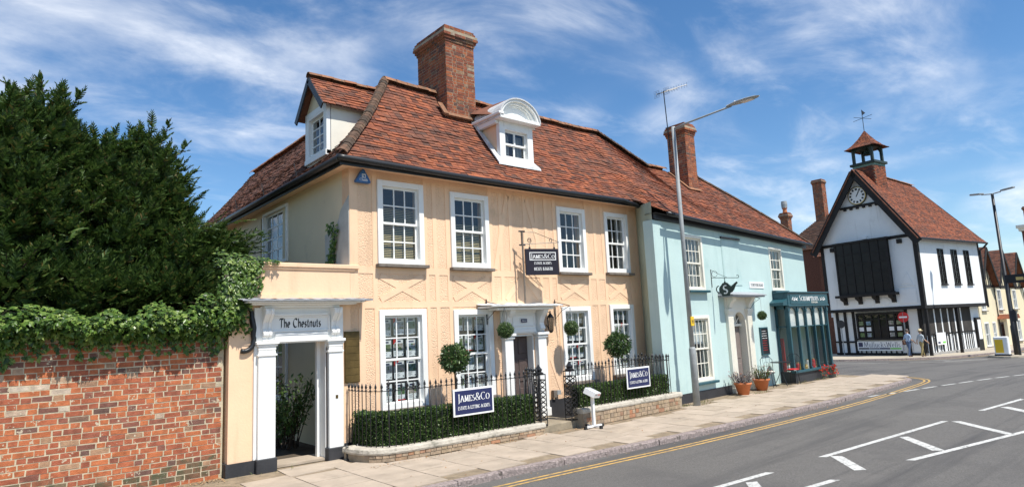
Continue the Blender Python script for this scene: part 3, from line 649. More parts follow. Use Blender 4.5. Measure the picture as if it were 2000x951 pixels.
# ---- roof shape
def bell(t): return t*.90+.10*t*t if t > .0 else t
ZE, ZRg = 5.50, 8.10
def ridge_z(x): return ZRg if x < 14.4 else lerp(ZRg, 7.36, min(1, (x-14.4)/2.4)) - .0*max(0, x-16.8)
def eave_y(x): return lerp(10.62, 9.86+.058*(x-14.1), sstep(13.45, 13.95, x))
def eave_z(x): return lerp(ZE, 5.06-.028*(x-14), sstep(13.45, 13.95, x)) + (-.04*math.sin((x-5)/9*math.pi) if x < 13.5 else 0)
def roofP(x, t):
    g_ = t*(lerp(.82, .95, sstep(13.4, 15, x))+lerp(.18, .05, sstep(13.4, 15, x))*t)
    sag = -.03*math.sin(max(0, min(1, (x-7)/7.4))*math.pi)*t
    return V((x, lerp(eave_y(x), 12.65, t), lerp(eave_z(x), ridge_z(x), g_)+sag + .012*math.sin(x*2.3+t*5)))
def hip_x(t): return 4.98+2.07*t
def sideP(y, t):
    g_ = t*(.82+.18*t); return V((4.98+2.07*t, y, lerp(ZE, ZRg-.12, g_)+.015*math.sin(y*1.7+t*4)))
XS = 13.75
def sheet_roof(P, ur, name, mt, parent, n=40, k=14, flip=False, world=True):
    m = MB(); m.sheet(lambda a, t: P(lerp(*ur(t), a), t)-V((0,0,.012)), frange(0, 1, n), frange(0, 1, k))
    if flip: m.f = [f[::-1] for f in m.f]
    return m.build(name, mt, parent, world)
roof = sheet_roof(roofP, lambda t: (hip_x(t), XS), 'roof', 'tile_dark', house)
sheet_roof(sideP, lambda t: (10.62+2.03*t, 22.4), 'side_roof', 'tile_dark', house, flip=True)
m = MB(); m.add([(7.05,12.65,8.0),(14.4,12.65,8.0),(14.1,16.3,5.5),(9.2,16.3,5.5),(9.2,22.4,5.5),(7.05,22.4,7.9)], [(0,1,2,3),(0,3,4,5)]); m.build('rear_roof', 'tile_dark', house)
m = MB(); m.add([(5.0,22.35,5.4),(9.2,22.35,5.4),(7.05,22.35,7.95)], [(0,2,1)]); m.add([(14.12,10.7,5.5),(14.12,16.3,5.4),(14.12,12.65,8.0)],[(0,1,2)]); m.build('gable_end', 'cream', house)
DA = (9.30, 10.36); DT = .36
def clipf(x, t): return (9.28 < x < 10.38 and .24 < t < .80) or (8.42 < x < 9.35 and t > .74)
tiled('roof_tiles', roofP, 1, 31, lambda t: (hip_x(t)+.02, XS), ('tile', 'tile_o'), house, keep=300, clip=clipf)
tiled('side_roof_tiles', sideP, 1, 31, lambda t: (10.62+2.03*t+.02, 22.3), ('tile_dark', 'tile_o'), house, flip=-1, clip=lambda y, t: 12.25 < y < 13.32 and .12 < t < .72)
hp = [roofP(hip_x(t), t)+V((-.0, 0, .03)) for t in frange(0, 1, 14)]
along('hip_tile', hp, 'hip_tile', house, r=.10, ln=.24, step=.12, th=.024, taper=.2)
along('ridge_tile', [(x, 12.65, roofP(x, 1).z) for x in frange(7.0, 14.4, 12)], 'ridge_tile', house, r=.135, ln=.32, step=.3)
along('ridge_tile', [(7.05, y, 7.99) for y in frange(12.9, 22.3, 8)], 'ridge_tile', house, r=.12, ln=.32, step=.3)
# gutters and soffits
m = MB(); m.tube([(4.86, 10.56, 5.44)]+[(x, 10.555, eave_z(x)-.055) for x in frange(5.0, 13.62, 14)], .062, 8); m.build('gutter', 'gutter', house, smooth=True)
m = MB(); m.prism([(4.95,10.63,5.33),(13.75,10.63,5.33),(13.75,10.63,5.455),(4.95,10.63,5.455)], (0,.03,0)); m.build('fascia', 'black', house)
m = MB(); m.tube([(4.915, 10.56, 5.44), (4.915, 22.3, 5.45)], .062, 8); m.build('gutter', 'gutter', house, smooth=True)
m = MB(); m.box(4.985, 10.66, 5.33, 5.015, 22.3, 5.455); m.build('fascia', 'black', house)
m = MB(); m.add([(4.97,10.64,5.36),(14.12,10.64,5.36),(14.12,11.02,5.40),(5.32,11.02,5.40)], [(3,2,1,0)]); m.add([(4.99,10.64,5.36),(5.32,11.02,5.40),(5.32,22.3,5.40),(4.99,22.3,5.36)], [(0,1,2,3)][:]); m.build('soffit', 'peach', house)
for i in range(5):
    y = 12.6+i*2.0; m = MB(); m.bar((4.93, y, 5.40), (4.84, y, 5.80), .012, .012); m.bar((4.85, y, 5.62), (5.1, y, 5.62), .01, .01); m.build('snow_guard_bracket', 'iron', house)
# chimney
chimney('chimney', house, 8.47, 9.34, 12.13, 13.42, 6.6, 9.78, corb=.06)
m = MB(); m.lathe([(.14, 0), (.15, .05), (.12, .1), (.11, .42), (.135, .45), (.12, .5)], 12, (9.85, 13.25, 7.75)); m.build('chimney_pot', 'terracotta', house, smooth=True)
m = MB(); m.bar((8.36, 12.3, 7.76), (8.36, 12.02, 7.40), .14, .03, (0,-.8,.6)); m.bar((8.3, 12.07, 7.42), (9.42, 12.07, 7.42), .12, .04, (0,-.8,.6)); m.build('flashing', 'ridge_tile', house)
# right dormer, arched hood
yd = 11.20
dm = MB().box(9.33, yd+.02, 6.0, 10.35, yd+.06, 6.24).build('dormer', 'white', house)
for a, b in ((9.32, 9.37), (10.31, 10.36)): MB().box(a, yd, 6.10, b, 12.35, 7.22).build('cheek', 'peach', dm)
m = MB(); m.box(9.30, yd-.03, 6.20, 9.44, yd+.1, 7.24); m.box(10.24, yd-.03, 6.20, 10.38, yd+.1, 7.24); m.box(9.44, yd-.03, 6.98, 10.24, yd+.1, 7.24); m.box(9.44, yd-.03, 6.12, 10.24, yd+.1, 6.28); bevel(m.build('frame', 'white', dm), .008, 1)
window(dm, (9.42, yd+.01, 6.24), 0, .84, .78, 2, 1, fw=.06, sill=None, world=True, flatten=dm, room=True, depth=.7, curtain=[(.05, .45), (.6, .95)], bar=.05)
def archring(r0, r1, y0, y1, n=18, cx_=9.84, cz=7.20, sq=.83):
    m = MB(); pts = [(math.cos(math.pi*i/n), math.sin(math.pi*i/n)*sq) for i in range(n+1)]
    for (a, b) in zip(pts, pts[1:]): m.prism([(cx_+a[0]*r0, y0, cz+a[1]*r0), (cx_+b[0]*r0, y0, cz+b[1]*r0), (cx_+b[0]*r1, y0, cz+b[1]*r1), (cx_+a[0]*r1, y0, cz+a[1]*r1)], (0, y1-y0, 0))
    return m
archring(.57, .63, yd-.2, yd+.35).build('arch', 'white', dm, smooth=False)
archring(.63, .665, yd-.23, yd+.9).build('lead_cover', 'lead_white', dm)
archring(.50, .57, yd-.13, yd+.02).build('arch', 'white', dm); archring(.45, .50, yd-.08, yd+.02).build('arch', 'white', dm); archring(.01, .45, yd-.045, yd+.02).build('tympanum', 'white', dm)
m = MB(); m.box(9.18, yd-.22, 7.16, 10.5, yd-.01, 7.245); m.box(9.14, yd-.24, 7.245, 9.30, 12.3, 7.31); m.box(9.20, yd-.01, 7.08, 9.30, 12.2, 7.245); m.box(10.38, yd-.01, 7.12, 10.5, 12.2, 7.245); bevel(m.build('cornice', 'white', dm), .01, 1)
m = MB(); m.add([(9.16,yd+.1,7.32),(9.84,yd+.1,7.86),(9.84,12.6,7.98),(9.16,12.3,7.62)], [(3,2,1,0)]); m.add([(10.5,yd+.1,7.32),(9.84,yd+.1,7.86),(9.84,12.6,7.98),(10.5,12.3,7.62)], [(0,1,2,3)]); m.build('dormer_roof', 'tile_dark', dm)
m = MB(); m.prism([(9.16,yd-.13,6.03),(10.52,yd-.13,6.03),(10.38,yd,6.22),(9.30,yd,6.22)], (0,.02,.06)); m.prism([(9.16,yd-.13,6.04),(9.30,yd-.02,6.2),(9.31,12.1,7.32),(9.16,12.1,7.36)], (0,-.01,.03)); m.build('apron', 'lead_white', dm)
# left dormer, pitched roof facing the garden
xd = 5.42; y0, y1, ym = 12.22, 13.36, 12.79
d2 = MB().box(xd+.02, y0, 5.9, xd+.06, y1, 6.05).build('dormer', 'white', house)
for a in (y0, y1-.05): MB().box(xd+.06, a, 5.9, 6.9, a+.05, 7.16).build('cheek', 'offwhite', d2)
m = MB(); m.prism([(xd-.005,y0,7.16),(xd-.005,y1,7.16),(xd-.005,ym,7.78)], (.06,0,0)); m.build('gable', 'cream', d2)
m = MB(); m.box(xd-.03, y0, 6.0, xd+.08, y0+.14, 7.16); m.box(xd-.03, y1-.14, 6.0, xd+.08, y1, 7.16); m.box(xd-.03, y0+.14, 7.02, xd+.08, y1-.14, 7.16); m.box(xd-.05, y0, 5.98, xd+.08, y1, 6.1); bevel(m.build('frame', 'white', d2), .008, 1)
window(d2, (xd+.01, y1-.12, 6.1), -math.pi/2, .90, .93, 2, 4, fw=.05, sill=None, sash2=False, flatten=d2, depth=.6)
for s_ in (-1, 1):
    ye = ym+s_*.72
    P_ = (lambda x, t, s_=s_, ye=ye: V((x, lerp(ye, ym, t), lerp(7.05, 7.86, t))))
    sheet_roof(P_, lambda t: (xd-.2, 6.95), 'dormer_roof', 'tile_dark', d2, 4, 3, flip=s_ > 0)
    tiled('dormer_tiles', P_, 1, 10, lambda t: (xd-.2, 6.95), ('tile', 'tile_o'), d2, flip=-s_)
    m = MB(); m.bar((xd-.19, ye, 6.98), (xd-.19, ym, 7.79), .03, .14, (1,0,0) if False else (0,0,1)); m.build('bargeboard', 'black', d2)
along('ridge_tile', [(xd-.2, ym, 7.87), (7.0, ym, 7.87)], 'ridge_tile', d2, r=.1, ln=.3, step=.28)
# ---- front door and porch hood
m = MB(); m.box(9.17, 11.2, .14, 9.90, 11.24, 2.02); door = m.build('front_door', 'door', house)
m = MB()
for (a, b) in ((9.25, 9.48), (9.58, 9.82)):
    for (c, d) in ((.3, .8), (.95, 1.45), (1.58, 1.92)): m.box(a, 11.18, c, b, 11.205, d)
bevel(m.build('door_panel', 'door', door), .01, 1)
m = MB(); m.box(9.76, 11.16, 1.0, 9.79, 11.2, 1.25); m.build('door_handle', 'brass', door)
pm = MB(); pm.box(8.92, 10.97, 2.06, 10.24, 11.005, 2.62); porch = pm.build('porch', 'white', house)
for a, b in ((8.93, 9.17), (9.93, 10.19)):
    m = MB(); m.box(a, 10.86, .14, b, 11.0, 2.02); m.box(a-.03, 10.83, 1.93, b+.03, 11.0, 1.97); m.box(a-.05, 10.80, 1.99, b+.05, 11.0, 2.06); m.box(a-.02, 10.83, .14, b+.02, 11.0, .32); bevel(m.build('pilaster', 'white', porch), .008, 1)
    c = (a+b)/2; pts = []
    prof = [(10.97,2.06),(10.86,2.08),(10.80,2.14),(10.83,2.20),(10.86,2.26),(10.80,2.40),(10.70,2.50),(10.66,2.58),(10.68,2.63),(10.97,2.63)]
    m = MB(); m.prism([(c-.075, p[0], p[1]) for p in prof], (.15,0,0)); bevel(m.build('console', 'white', porch), .01, 1)
m = MB(); m.box(9.19, 10.93, 2.03, 9.93, 11.0, 2.62); m.box(9.20, 10.90, 2.06, 9.92, 10.95, 2.14); boxframe(m, 9.22, 9.90, 2.20, 2.46, .02, 10.91, 10.94); m.box(9.19, 10.88, 2.52, 9.93, 10.94, 2.60); bevel(m.build('frieze', 'white', porch), .006, 1)
m = MB(); m.box(9.17, 11.0, .14, 9.20, 11.3, 2.02); m.box(9.87, 11.0, .14, 9.90, 11.3, 2.02); m.box(9.2, 11.0, 1.98, 9.87, 11.3, 2.02); m.build('door_lining', 'white', porch)
m = MB(); m.prism([(8.30,11.0,2.62),(8.34,10.62,2.62),(8.52,10.50,2.64),(10.26,10.50,2.64),(10.36,10.62,2.62),(10.38,11.0,2.62)], (0,0,.05)); m.box(8.55, 10.60, 2.57, 10.22, 11.0, 2.62); bevel(m.build('hood', 'white', porch), .012, 2)
m = MB(); m.sheet(lambda x, y: (x, y, 2.675+.012*math.sin(x*9)+.01*math.sin(x*23+y*9)+(y-10.5)*.1), frange(8.26, 10.40, 40), frange(10.46, 11.0, 5)); m.sheet(lambda x, z: (x, 10.455+.004*math.sin(x*31), 2.645+z*(.03+.012*math.sin(x*9))), frange(8.26, 10.40, 40), [0, 1]); m.build('hood_lead', 'lead_white', porch)
m = MB(); m.box(9.47, 10.895, 2.29, 9.64, 10.912, 2.37); pl = tag(m.build('name_plate', 'navy'), 'small dark name plate on the white frieze over the front door', 'plaque')
letters('JAMES&CO', 0, 0, .038, .14, caps=.8).xf(Matrix.Translation((9.485, 10.8935, 2.312))).build('lettering', 'sign_white', pl)
m = MB(); m.box(8.93, 9.78, -.02, 10.02, 10.99, .145); st_ = tag(bevel(m.build('doorstep', 'step'), .015, 2), 'worn stone step between the gate posts in front of the door', 'step')
# ---- property cards in the ground floor windows
def card_mesh(v):
    m = MB(); w, h = .205, .295
    m.box(-.024, 0, -.05, w+.024, .012, h+.04, 0)
    m.add([(0,-.001,0),(w,-.001,0),(w,-.001,h),(0,-.001,h)], [(0,1,2,3)], 1)
    m.add([(.008,-.002,.10),(w-.008,-.002,.10),(w-.008,-.002,.225),(.008,-.002,.225)], [(0,1,2,3)], 2)
    for k in range(4): m.add([(.015,-.002,.075-k*.016),(.12-.02*(k % 2),-.002,.075-k*.016),(.12-.02*(k % 2),-.002,.082-k*.016),(.015,-.002,.082-k*.016)], [(0,1,2,3)], 3)
    m.add([(w-.035,-.002,.02),(w-.012,-.002,.02),(w-.012,-.002,.045),(w-.035,-.002,.045)], [(0,1,2,3)], 3)
    m.add([(.05,-.002,.245),(w-.05,-.002,.245),(w-.05,-.002,.272),(.05,-.002,.272)], [(0,1,2,3)], 4)
    if v == 1: m.add([(-.005,-.003,.20),(.10,-.003,h+.005),(-.005,-.003,h+.005)], [(0,1,2)], 5)
    if v == 2: m.add([(0,-.003,0),(w,-.003,0),(w,-.003,.02),(0,-.003,.02)], [(0,1,2,3)], 5)
    return m.mesh('card', ['card_black', 'paper', 'photo', 'text_grey', 'navy', 'red'])
CM = [card_mesh(0), card_mesh(1), card_mesh(2)]
wl = ['beside the brass plaque', 'left of the front door', 'right of the front door', 'at the blue house end']
pat = ['110110010120', '101021010110', '200010021001', '110021000100']
for k, ((a, b), (z0, z1)) in enumerate(zip(UP, LZ)):
    t = thing('property_display', 'property cards hung in rows in the ground floor window '+wl[k], 'display', (a, 11.17, z0), 0, 'window property displays')
    iw = (b-a-.23)/3
    for r in range(4):
        for c in range(3):
            v = int(pat[k][r*3+c]); inst('card', CM[v], t, (.115+iw*c+.018+rnd(-.008, .008), rnd(-.005, .005), .14+(3-r)*.425+rnd(-.01, .01)), (0, rnd(-.02, .02), rnd(-.06, .06)), (1.13, 1, 1.13))
    m = MB()
    for c in range(3):
        for d in (.02, .26): m.tube([(.115+iw*c+d, .012, .05), (.115+iw*c+d, .012, 1.84)], .003, 4)
    m.build('cable', 'galv', t, False)
# ---- alarm box
t = thing('alarm_box', 'blue triangular burglar alarm box high on the peach house corner', 'alarm box', (5.55, 10.97, 5.1))
m = MB(); m.prism([(-.145,-.10,.0),(.145,-.10,.0),(.16,-.10,.03),(.02,-.10,.27),(-.02,-.10,.27),(-.16,-.10,.03)], (0,.105,0)); bevel(m.build('case', 'alarm_blue', t, False), .012, 2)
m = MB(); boxframe(m, -.035, .04, .095, .17, .007, -.108, -.1005); m.build('emblem', 'sign_white', t, False)
letters('C', -.017, .108, .05, nib=.24, serif=0).xf(Matrix.Translation((0,-.1015,0))).build('lettering', 'sign_white', t, False)
letters('Chubb', -.085, .03, .055, .17, nib=.16, serif=0).xf(Matrix.Translation((0,-.1015,0))).build('lettering', 'sign_white', t, False)
# ---- hanging sign over the porch
t = thing('hanging_sign', 'dark hanging estate agent sign on a scrolled iron bracket and pole above the porch', 'sign', (9.52, 10.72, 2.70))
# sign frame runs out from the wall pole, angled towards the street corner
ang = math.atan2(-.33, .80)
M3 = Matrix.Rotation(R_(-21), 4, 'Z')
m = MB(); m.tube([(-.06, 0, -.03), (-.06, 0, 1.66)], .022, 8); m.build('pole', 'sill_wood', t, False)
m = MB(); m.tube([(-.06,0,1.36),(-.06,0,1.68)], .02, 6); m.bar((-.13,0,1.68),(.02,0,1.68), .03, .03); m.bar((-.13,0,1.36),(.02,0,1.36), .03, .03)
m.tube([(-.05,0,1.38),(.86,0,1.42)], .007, 5); m.tube([(-.04,0,1.66),(.25,0,1.66),(.62,0,1.52),(.88,0,1.42)], .006, 5)
m.tube([(.12+.05*math.cos(a)*(1-a/14), 0, 1.47+.06*math.sin(a)*(1-a/14)) for a in frange(-1.5, 9, 26)], .008, 5); m.tube([(.66+.03*math.cos(a), 0, 1.47+.05*math.sin(a)) for a in frange(-1.5, 3.6, 10)], .007, 5)
for x_ in (.12, .74): m.tube([(x_,0,1.40),(x_,0,1.30)], .008, 5); m.box(x_-.02, -.012, 1.265, x_+.02, .012, 1.31)
m.xf(M3).build('bracket', 'iron', t, False)
m = MB(); m.box(0.0, -.025, .66, .83, .025, 1.27); bevel(m.xf(M3).build('board', 'navy_dark', t, False), .006, 1)
m = MB(); boxframe(m, .10, .76, 1.0, 1.19, .018, -.029, -.0252); m.xf(M3).build('border', 'sign_white', t, False)
for tx, x_, z_, h_, w_, cp in (('JAMES&CO', .135, 1.045, .10, .59, .78), ('ESTATE AGENTS', .21, .905, .055, .43, None), ('01371 876678', .20, .765, .078, .46, None)):
    letters(tx, x_, z_, h_, w_, caps=cp, nib=.14 if cp else .18).xf(M3 @ Matrix.Translation((0,-.0285,0))).build('lettering', 'sign_white', t, False)
t = thing('meter_box', 'small weathered box and vent low on the peach wall beside the front door', 'meter box', (10.36, 10.955, .52)); MB().box(0, -.07, 0, .10, .02, .16).build('case', 'sill_wood', t, False); MB().box(.12, -.06, .05, .24, .02, .15).build('vent', 'galv', t, False)
t = thing('window_sticker', 'round red and white sticker on the lowest pane beside the front door', 'sticker', (11.01, 11.02, 1.02)); m = MB(); m.prism([(.085*math.cos(a), 0, .085*math.sin(a)) for a in frange(0, 6.283, 20)[:-1]], (0,.003,0)); m.build('disc', 'sign_white', t, False); MB().tube([(.055*math.cos(a), -.003, .01+.05*math.sin(a)) for a in frange(.5, 5.6, 12)], .012, 5).build('print', 'red', t, False)
# ---- wall lantern
t = thing('wall_lantern', 'small black lantern on the peach wall beside the porch console', 'lantern', (10.33, 10.97, 2.02))
m = MB(); m.lathe([(.02,0),(.05,.03),(.055,.06)], 6, (0,-.13,0)); m.lathe([(.085,.36),(.06,.41),(.02,.46),(.012,.52)], 6, (0,-.13,0)); m.tube([(0,.03,.2),(0,-.03,.14),(0,-.10,.02)], .012, 5); m.tube([(0,.03,.44),(0,-.06,.5),(0,-.13,.47)], .01, 5)
for a in range(6): m.tube([(.055*math.cos(a*1.047), -.13+.055*math.sin(a*1.047), .05), (.08*math.cos(a*1.047), -.13+.08*math.sin(a*1.047), .37)], .007, 4)
m.build('frame', 'iron', t, False); m = MB(); m.lathe([(.048,.06),(.072,.36)], 6, (0,-.13,0)); m.build('glazing', 'glass_dark', t, False)
# ------------------------------------------------------------------ gateway
gw = thing('gateway', 'peach garden gateway wall with white classical door surround and lead-topped hood', 'gateway', (3.12, 11, 0))
panel(MB(), 3.14, 5.297, -.02, 3.41, 10.985, 11.28, [(3.87, 4.82, -.03, 2.08)]).build('wall', 'peach', gw)
m = MB(); m.box(3.10, 10.94, 3.41, 5.47, 11.32, 3.49); m.box(3.12, 10.96, 3.37, 5.40, 11.0, 3.41); bevel(m.build('coping', 'peach', gw), .012, 2)
m = MB(); m.box(3.28, 10.955, 2.86, 5.30, 10.99, 2.93); m.build('moulding', 'peach', gw)
MB().box(3.105, 10.945, -.02, 3.575, 11.3, .20).build('plinth', 'plinth', gw); MB().box(5.08, 10.945, -.02, 5.28, 11.0, .24).build('plinth', 'plinth', gw)
for a, b, rv in ((3.58, 3.87, 1), (4.82, 5.08, -1)):
    m = MB(); m.box(a, 10.87, .2, b, 11.0, 1.98); c0 = (a-.05) if rv > 0 else (b+.05); m.box(min(a, c0), 10.94, .2, max(b, c0), 11.0, 2.7)
    m.box(a-.02, 10.85, 1.88, b+.02, 11.0, 1.915); m.box(a-.025, 10.845, 2.04, b+.025, 11.0, 2.075); m.box(a-.045, 10.825, 2.075, b+.045, 11.0, 2.125); m.box(a-.005, 10.865, 1.98, b+.005, 11.0, 2.04); bevel(m.build('pilaster', 'white', gw), .007, 1)
    m = MB(); m.box(a-.025, 10.845, -.02, b+.025, 11.02, .215); bevel(m.build('pilaster_base', 'plinth', gw), .012, 1)
    cc = (a+b)/2; prof = [(10.97,2.13),(10.88,2.13),(10.88,2.19),(10.84,2.22),(10.835,2.27),(10.87,2.30),(10.90,2.34),(10.88,2.44),(10.80,2.52),(10.74,2.58),(10.73,2.64),(10.76,2.68),(10.97,2.70)]
    for dx_, w_ in ((-.075, .055), (-.02, .04), (.02, .055)): m = MB(); m.prism([(cc+dx_, p[0]+(.012 if w_ < .05 else 0), p[1]) for p in prof], (w_,0,0)); bevel(m.build('console', 'white', gw), .008, 1)
    m = MB()
    if rv > 0: m.box(3.845, 11.0, .0, 3.87, 11.30, 2.08)
    else: m.box(4.82, 11.0, .0, 4.80, 11.34, 2.08); m.box(4.74, 11.22, 0, 4.80, 11.30, 2.08)
    m.build('jamb', 'white', gw)
m = MB(); m.box(3.63, 10.93, 2.08, 5.03, 10.99, 2.72); m.box(3.87, 10.90, 2.10, 4.82, 10.94, 2.26); boxframe(m, 3.80, 4.86, 2.27, 2.55, .03, 10.905, 10.94); m.box(3.84, 10.88, 2.55, 4.82, 10.94, 2.585); m.box(3.66, 10.84, 2.69, 5.02, 10.99, 2.74); bevel(m.build('frieze', 'white', gw), .006, 1)
m = MB(); m.box(3.42, 10.72, 2.735, 5.30, 10.99, 2.765); m.box(3.34, 10.62, 2.765, 5.42, 10.99, 2.80); bevel(m.build('hood', 'white', gw), .012, 2)
m = MB(); m.sheet(lambda x, y: (x, y, 2.815+.006*math.sin(x*11)+.006*math.sin(x*29)+(y-10.5)*.10), frange(3.22, 5.55, 40), frange(10.56, 10.985, 4)); m.sheet(lambda x, z: (x, 10.557, 2.795+z*(.022+.006*math.sin(x*11))), frange(3.22, 5.55, 40), [0, 1]); m.sheet(lambda y, z: (5.55, y, 2.795+z*(.02+(y-10.5)*.1)), frange(10.56, 10.985, 3), [0, 1]); m.build('hood_lead', 'lead', gw)
letters('The Chestnuts', 3.95, 2.35, .15, .74, nib=.24, ang=42, thin=.07, serif=0).xf(Matrix.Translation((0,10.928,0))).build('lettering', 'black', gw)
m = MB(); m.box(4.94, 10.862, 1.06, 4.985, 10.872, 1.12); m.build('bell_push', 'brass', gw)
m = MB(); m.prism([(3.9,11.05,.0),(4.8,11.0,.0),(4.85,11.55,.0),(3.95,11.6,.0)], (0,0,.04)); m.build('threshold', 'slab', gw)
# iron S wall tie
t = tag(MB().tube([(3.40+.09*math.cos(a), 10.955, 2.60+.1*math.sin(a)) for a in frange(2.8, -.2, 8)][::1]+[(3.50, 10.955, 2.5), (3.525, 10.955, 2.36)]+[(3.37+.16*math.cos(a), 10.955, 2.16+.18*math.sin(a)) for a in frange(.4, -1.9, 10)], [.034]*9+[.048]*2+[.042]*11, 8).build('wall_tie', 'iron', smooth=True), 'black curved iron tie on the gateway wall under the ivy', 'wall tie')
# brass plaque of stacked plates
t = thing('brass_plaque', 'tall tarnished brass plaque of stacked name plates beside the gateway', 'plaque', (5.16, 10.965, 1.3))
MB().box(0, -.012, 0, .30, .02, .94).build('backing', 'brass', t, False)
for k in range(7): m = MB(); m.box(.012, -.02, .015+k*.131, .288, -.0125, .138+k*.131); m.build('plate', 'brass', t, False)
# boot scraper
t = thing('boot_scraper', 'little black iron boot scraper by the gateway plinth', 'boot scraper', (5.13, 10.62, 0))
m = MB()
for x_ in (-.1, .1): m.lathe([(.05,0),(.05,.02),(.018,.04),(.018,.14),(.03,.16),(.012,.2),(.03,.23),(.005,.26)], 8, (x_,0,0))
m.build('post', 'iron', t, False); MB().box(-.1, -.008, .07, .1, .008, .11).build('blade', 'iron', t, False)
# ------------------------------------------------------------------ garden brick wall
gwall = thing('garden_wall', 'old red brick garden wall with pale lime mortar topped by ivy', 'wall', (1.5, 11.2, 0))
MB().box(-9, 11.124, -.1, 3.10, 11.45, 2.42).build('mortar', 'mortar', gwall)
rest = MB(); lst = []
z = -.02; r = 0
while z < 2.40:
    x = -9+(.0 if r % 2 else .16)+rnd(-.03, .03); k = 0; bh = .066
    while x < 3.06:
        ln = rnd(.21, .232) if k % 2 else rnd(.098, .114)
        if r % 5 == 0: ln = rnd(.2, .22) if k % 3 else .1
        x1 = min(x+ln, 3.07)
        if x1-x > .03 and not (x > 2.9 and z > 1.35 and r % 2 == 0): lst.append((x, x1, z+rnd(-.002, .002), bh+rnd(-.004, .003)))
        x = x1+rnd(.013, .019); k += 1
    z += bh+.0150; r += 1
vis = sorted([b for b in lst if b[0] > -.05 and b[2] > .05], key=lambda b: -(b[1]-b[0])*(1.6 if b[0] < 2.9 and b[2] < 2.1 else .5))[:300]
vs_ = set(vis)
for b in lst:
    x0, x1, z0, h = b; y = 11.1195+rnd(-.002, .0025); jj = lambda: rnd(-.005, .005)
    vv = [(x0,11.14,z0),(x1,11.14,z0),(x1,11.14,z0+h),(x0,11.14,z0+h),(x0+jj(),y+jj()*.2,z0+jj()*.7),(x1+jj(),y+jj()*.2,z0+jj()*.7),(x1+jj(),y+jj()*.2,z0+h+jj()*.7),(x0+jj(),y+jj()*.2,z0+h+jj()*.7)]
    fs = [(4,5,6,7),(0,1,5,4),(1,2,6,5),(2,3,7,6),(3,0,4,7)]
    if b in vs_: MB().add(vv, fs).build('brick', 'brick_o' if z0 > .24+.1*math.sin(x0*3) else 'brick_damp', gwall)
    else: rest.add(vv, fs)
rest.build('brickwork', 'brick', gwall, kind='stuff')
# ------------------------------------------------------------------ foliage
def leaf_quad(mb, p, d, n, l, w, m=0):
    """pointed leaf of four triangles folded along the midrib"""
    d = d.normalized(); s_ = d.cross(n)
    if s_.length < 1e-3: s_ = d.orthogonal()
    s_.normalize(); n = s_.cross(d)
    mb.add([p, p+d*l*.5+s_*w*.5+n*w*.12, p+d*l, p+d*l*.5-s_*w*.5+n*w*.12], [(0,1,2,3)], m)
def rdir():
    while True:
        v = V((rnd(-1,1), rnd(-1,1), rnd(-1,1)))
        if .05 < v.length < 1: return v.normalized()
IVL = [(0,-.1),(.22,-.22),(.5,-.02),(.3,.22),(.36,.5),(.13,.48),(0,.95),(-.13,.48),(-.36,.5),(-.3,.22),(-.5,-.02),(-.22,-.22)]
def ivy_leaf(mb, p, n, up, s_):
    n = n.normalized(); u = (up-n*up.dot(n)).normalized(); r_ = u.cross(n)
    mb.add([p+r_*a*s_+u*b*s_+n*(.10*s_ if abs(a) < .2 else 0) for a, b in IVL], [tuple(range(12))])
ivy = thing('climbing_ivy', 'thick mat of ivy over the brick wall top and up the gateway corner', 'ivy', (1.5, 11.2, 2.3))
spots = []
def ivtop(x): return 2.72+.30*noise.noise(V((x*1.1, 3, 0)))+.22*noise.noise(V((x*3.1, 7, 0)))+.10*sstep(1.5, 3.3, x)
def ivbot(x): return 2.22+.16*noise.noise(V((x*1.9, 9, 4)))+.16*noise.noise(V((x*6, 1, 4)))
for _ in range(4600):
    x = rnd(-2.5, 3.45); zt, zb = ivtop(x), ivbot(x); v = random.random(); z = lerp(zb, zt, v)
    y = 11.05-.27*math.sin(min(1, v*1.15)*math.pi*.72)*rnd(-.1, 1.3)+(.25*(v-.75)*rnd(0, 4) if v > .75 else 0)
    n = V((rnd(-.9,.9), -1+v*.4, .25+v*1.0+rnd(-.7,.7))); spots.append((V((x, y, z)), n, rnd(.04, .105)))
for _ in range(2000):       # mass climbing the gateway corner
    a = random.random(); x = lerp(3.08, 3.55, a)+rnd(-.14, .14); z = lerp(2.3, 3.5, random.random())
    if x > 3.34+.6*(z-2.6)/.9 and z < 3.38: continue
    if x > 3.45 and z < 2.9: continue
    y = 10.95-rnd(0, .10) if x > 3.1 else 11.0-rnd(0, .16)
    spots.append((V((x, y, z)), V((rnd(-.6,.6), -1, .35+rnd(-.4,.5))), rnd(.04, .085)))
for _ in range(330): a = random.random(); spots.append((V((lerp(2.9, 3.95, a), rnd(10.86, 11.2), 3.47+rnd(-.06, .16)*(1.3-a))), V((rnd(-.4,.4), -.5, 1)), rnd(.045, .075)))
for _ in range(300):       # trailing tips below
    x = rnd(-.5, 3.2); spots.append((V((x, 11.09-rnd(0, .05), ivbot(x)-rnd(0, .3)**1.3)), V((rnd(-.5,.5), -1, rnd(-.1,.4))), rnd(.05, .085)))
ivo = bpy.data.meshes.new
mleaf = MB(); ivy_leaf(mleaf, V((0,0,0)), V((0,0,1)), V((0,1,0)), 1); LM_ = mleaf.mesh('leaf', 'ivy_o')
cand = [i for i, q in enumerate(spots) if q[0].x > .1 and q[0].x < 3.3 and q[0].y < 10.93]; random.shuffle(cand); ch = set(cand[:300])
mb = MB(); tw = MB()
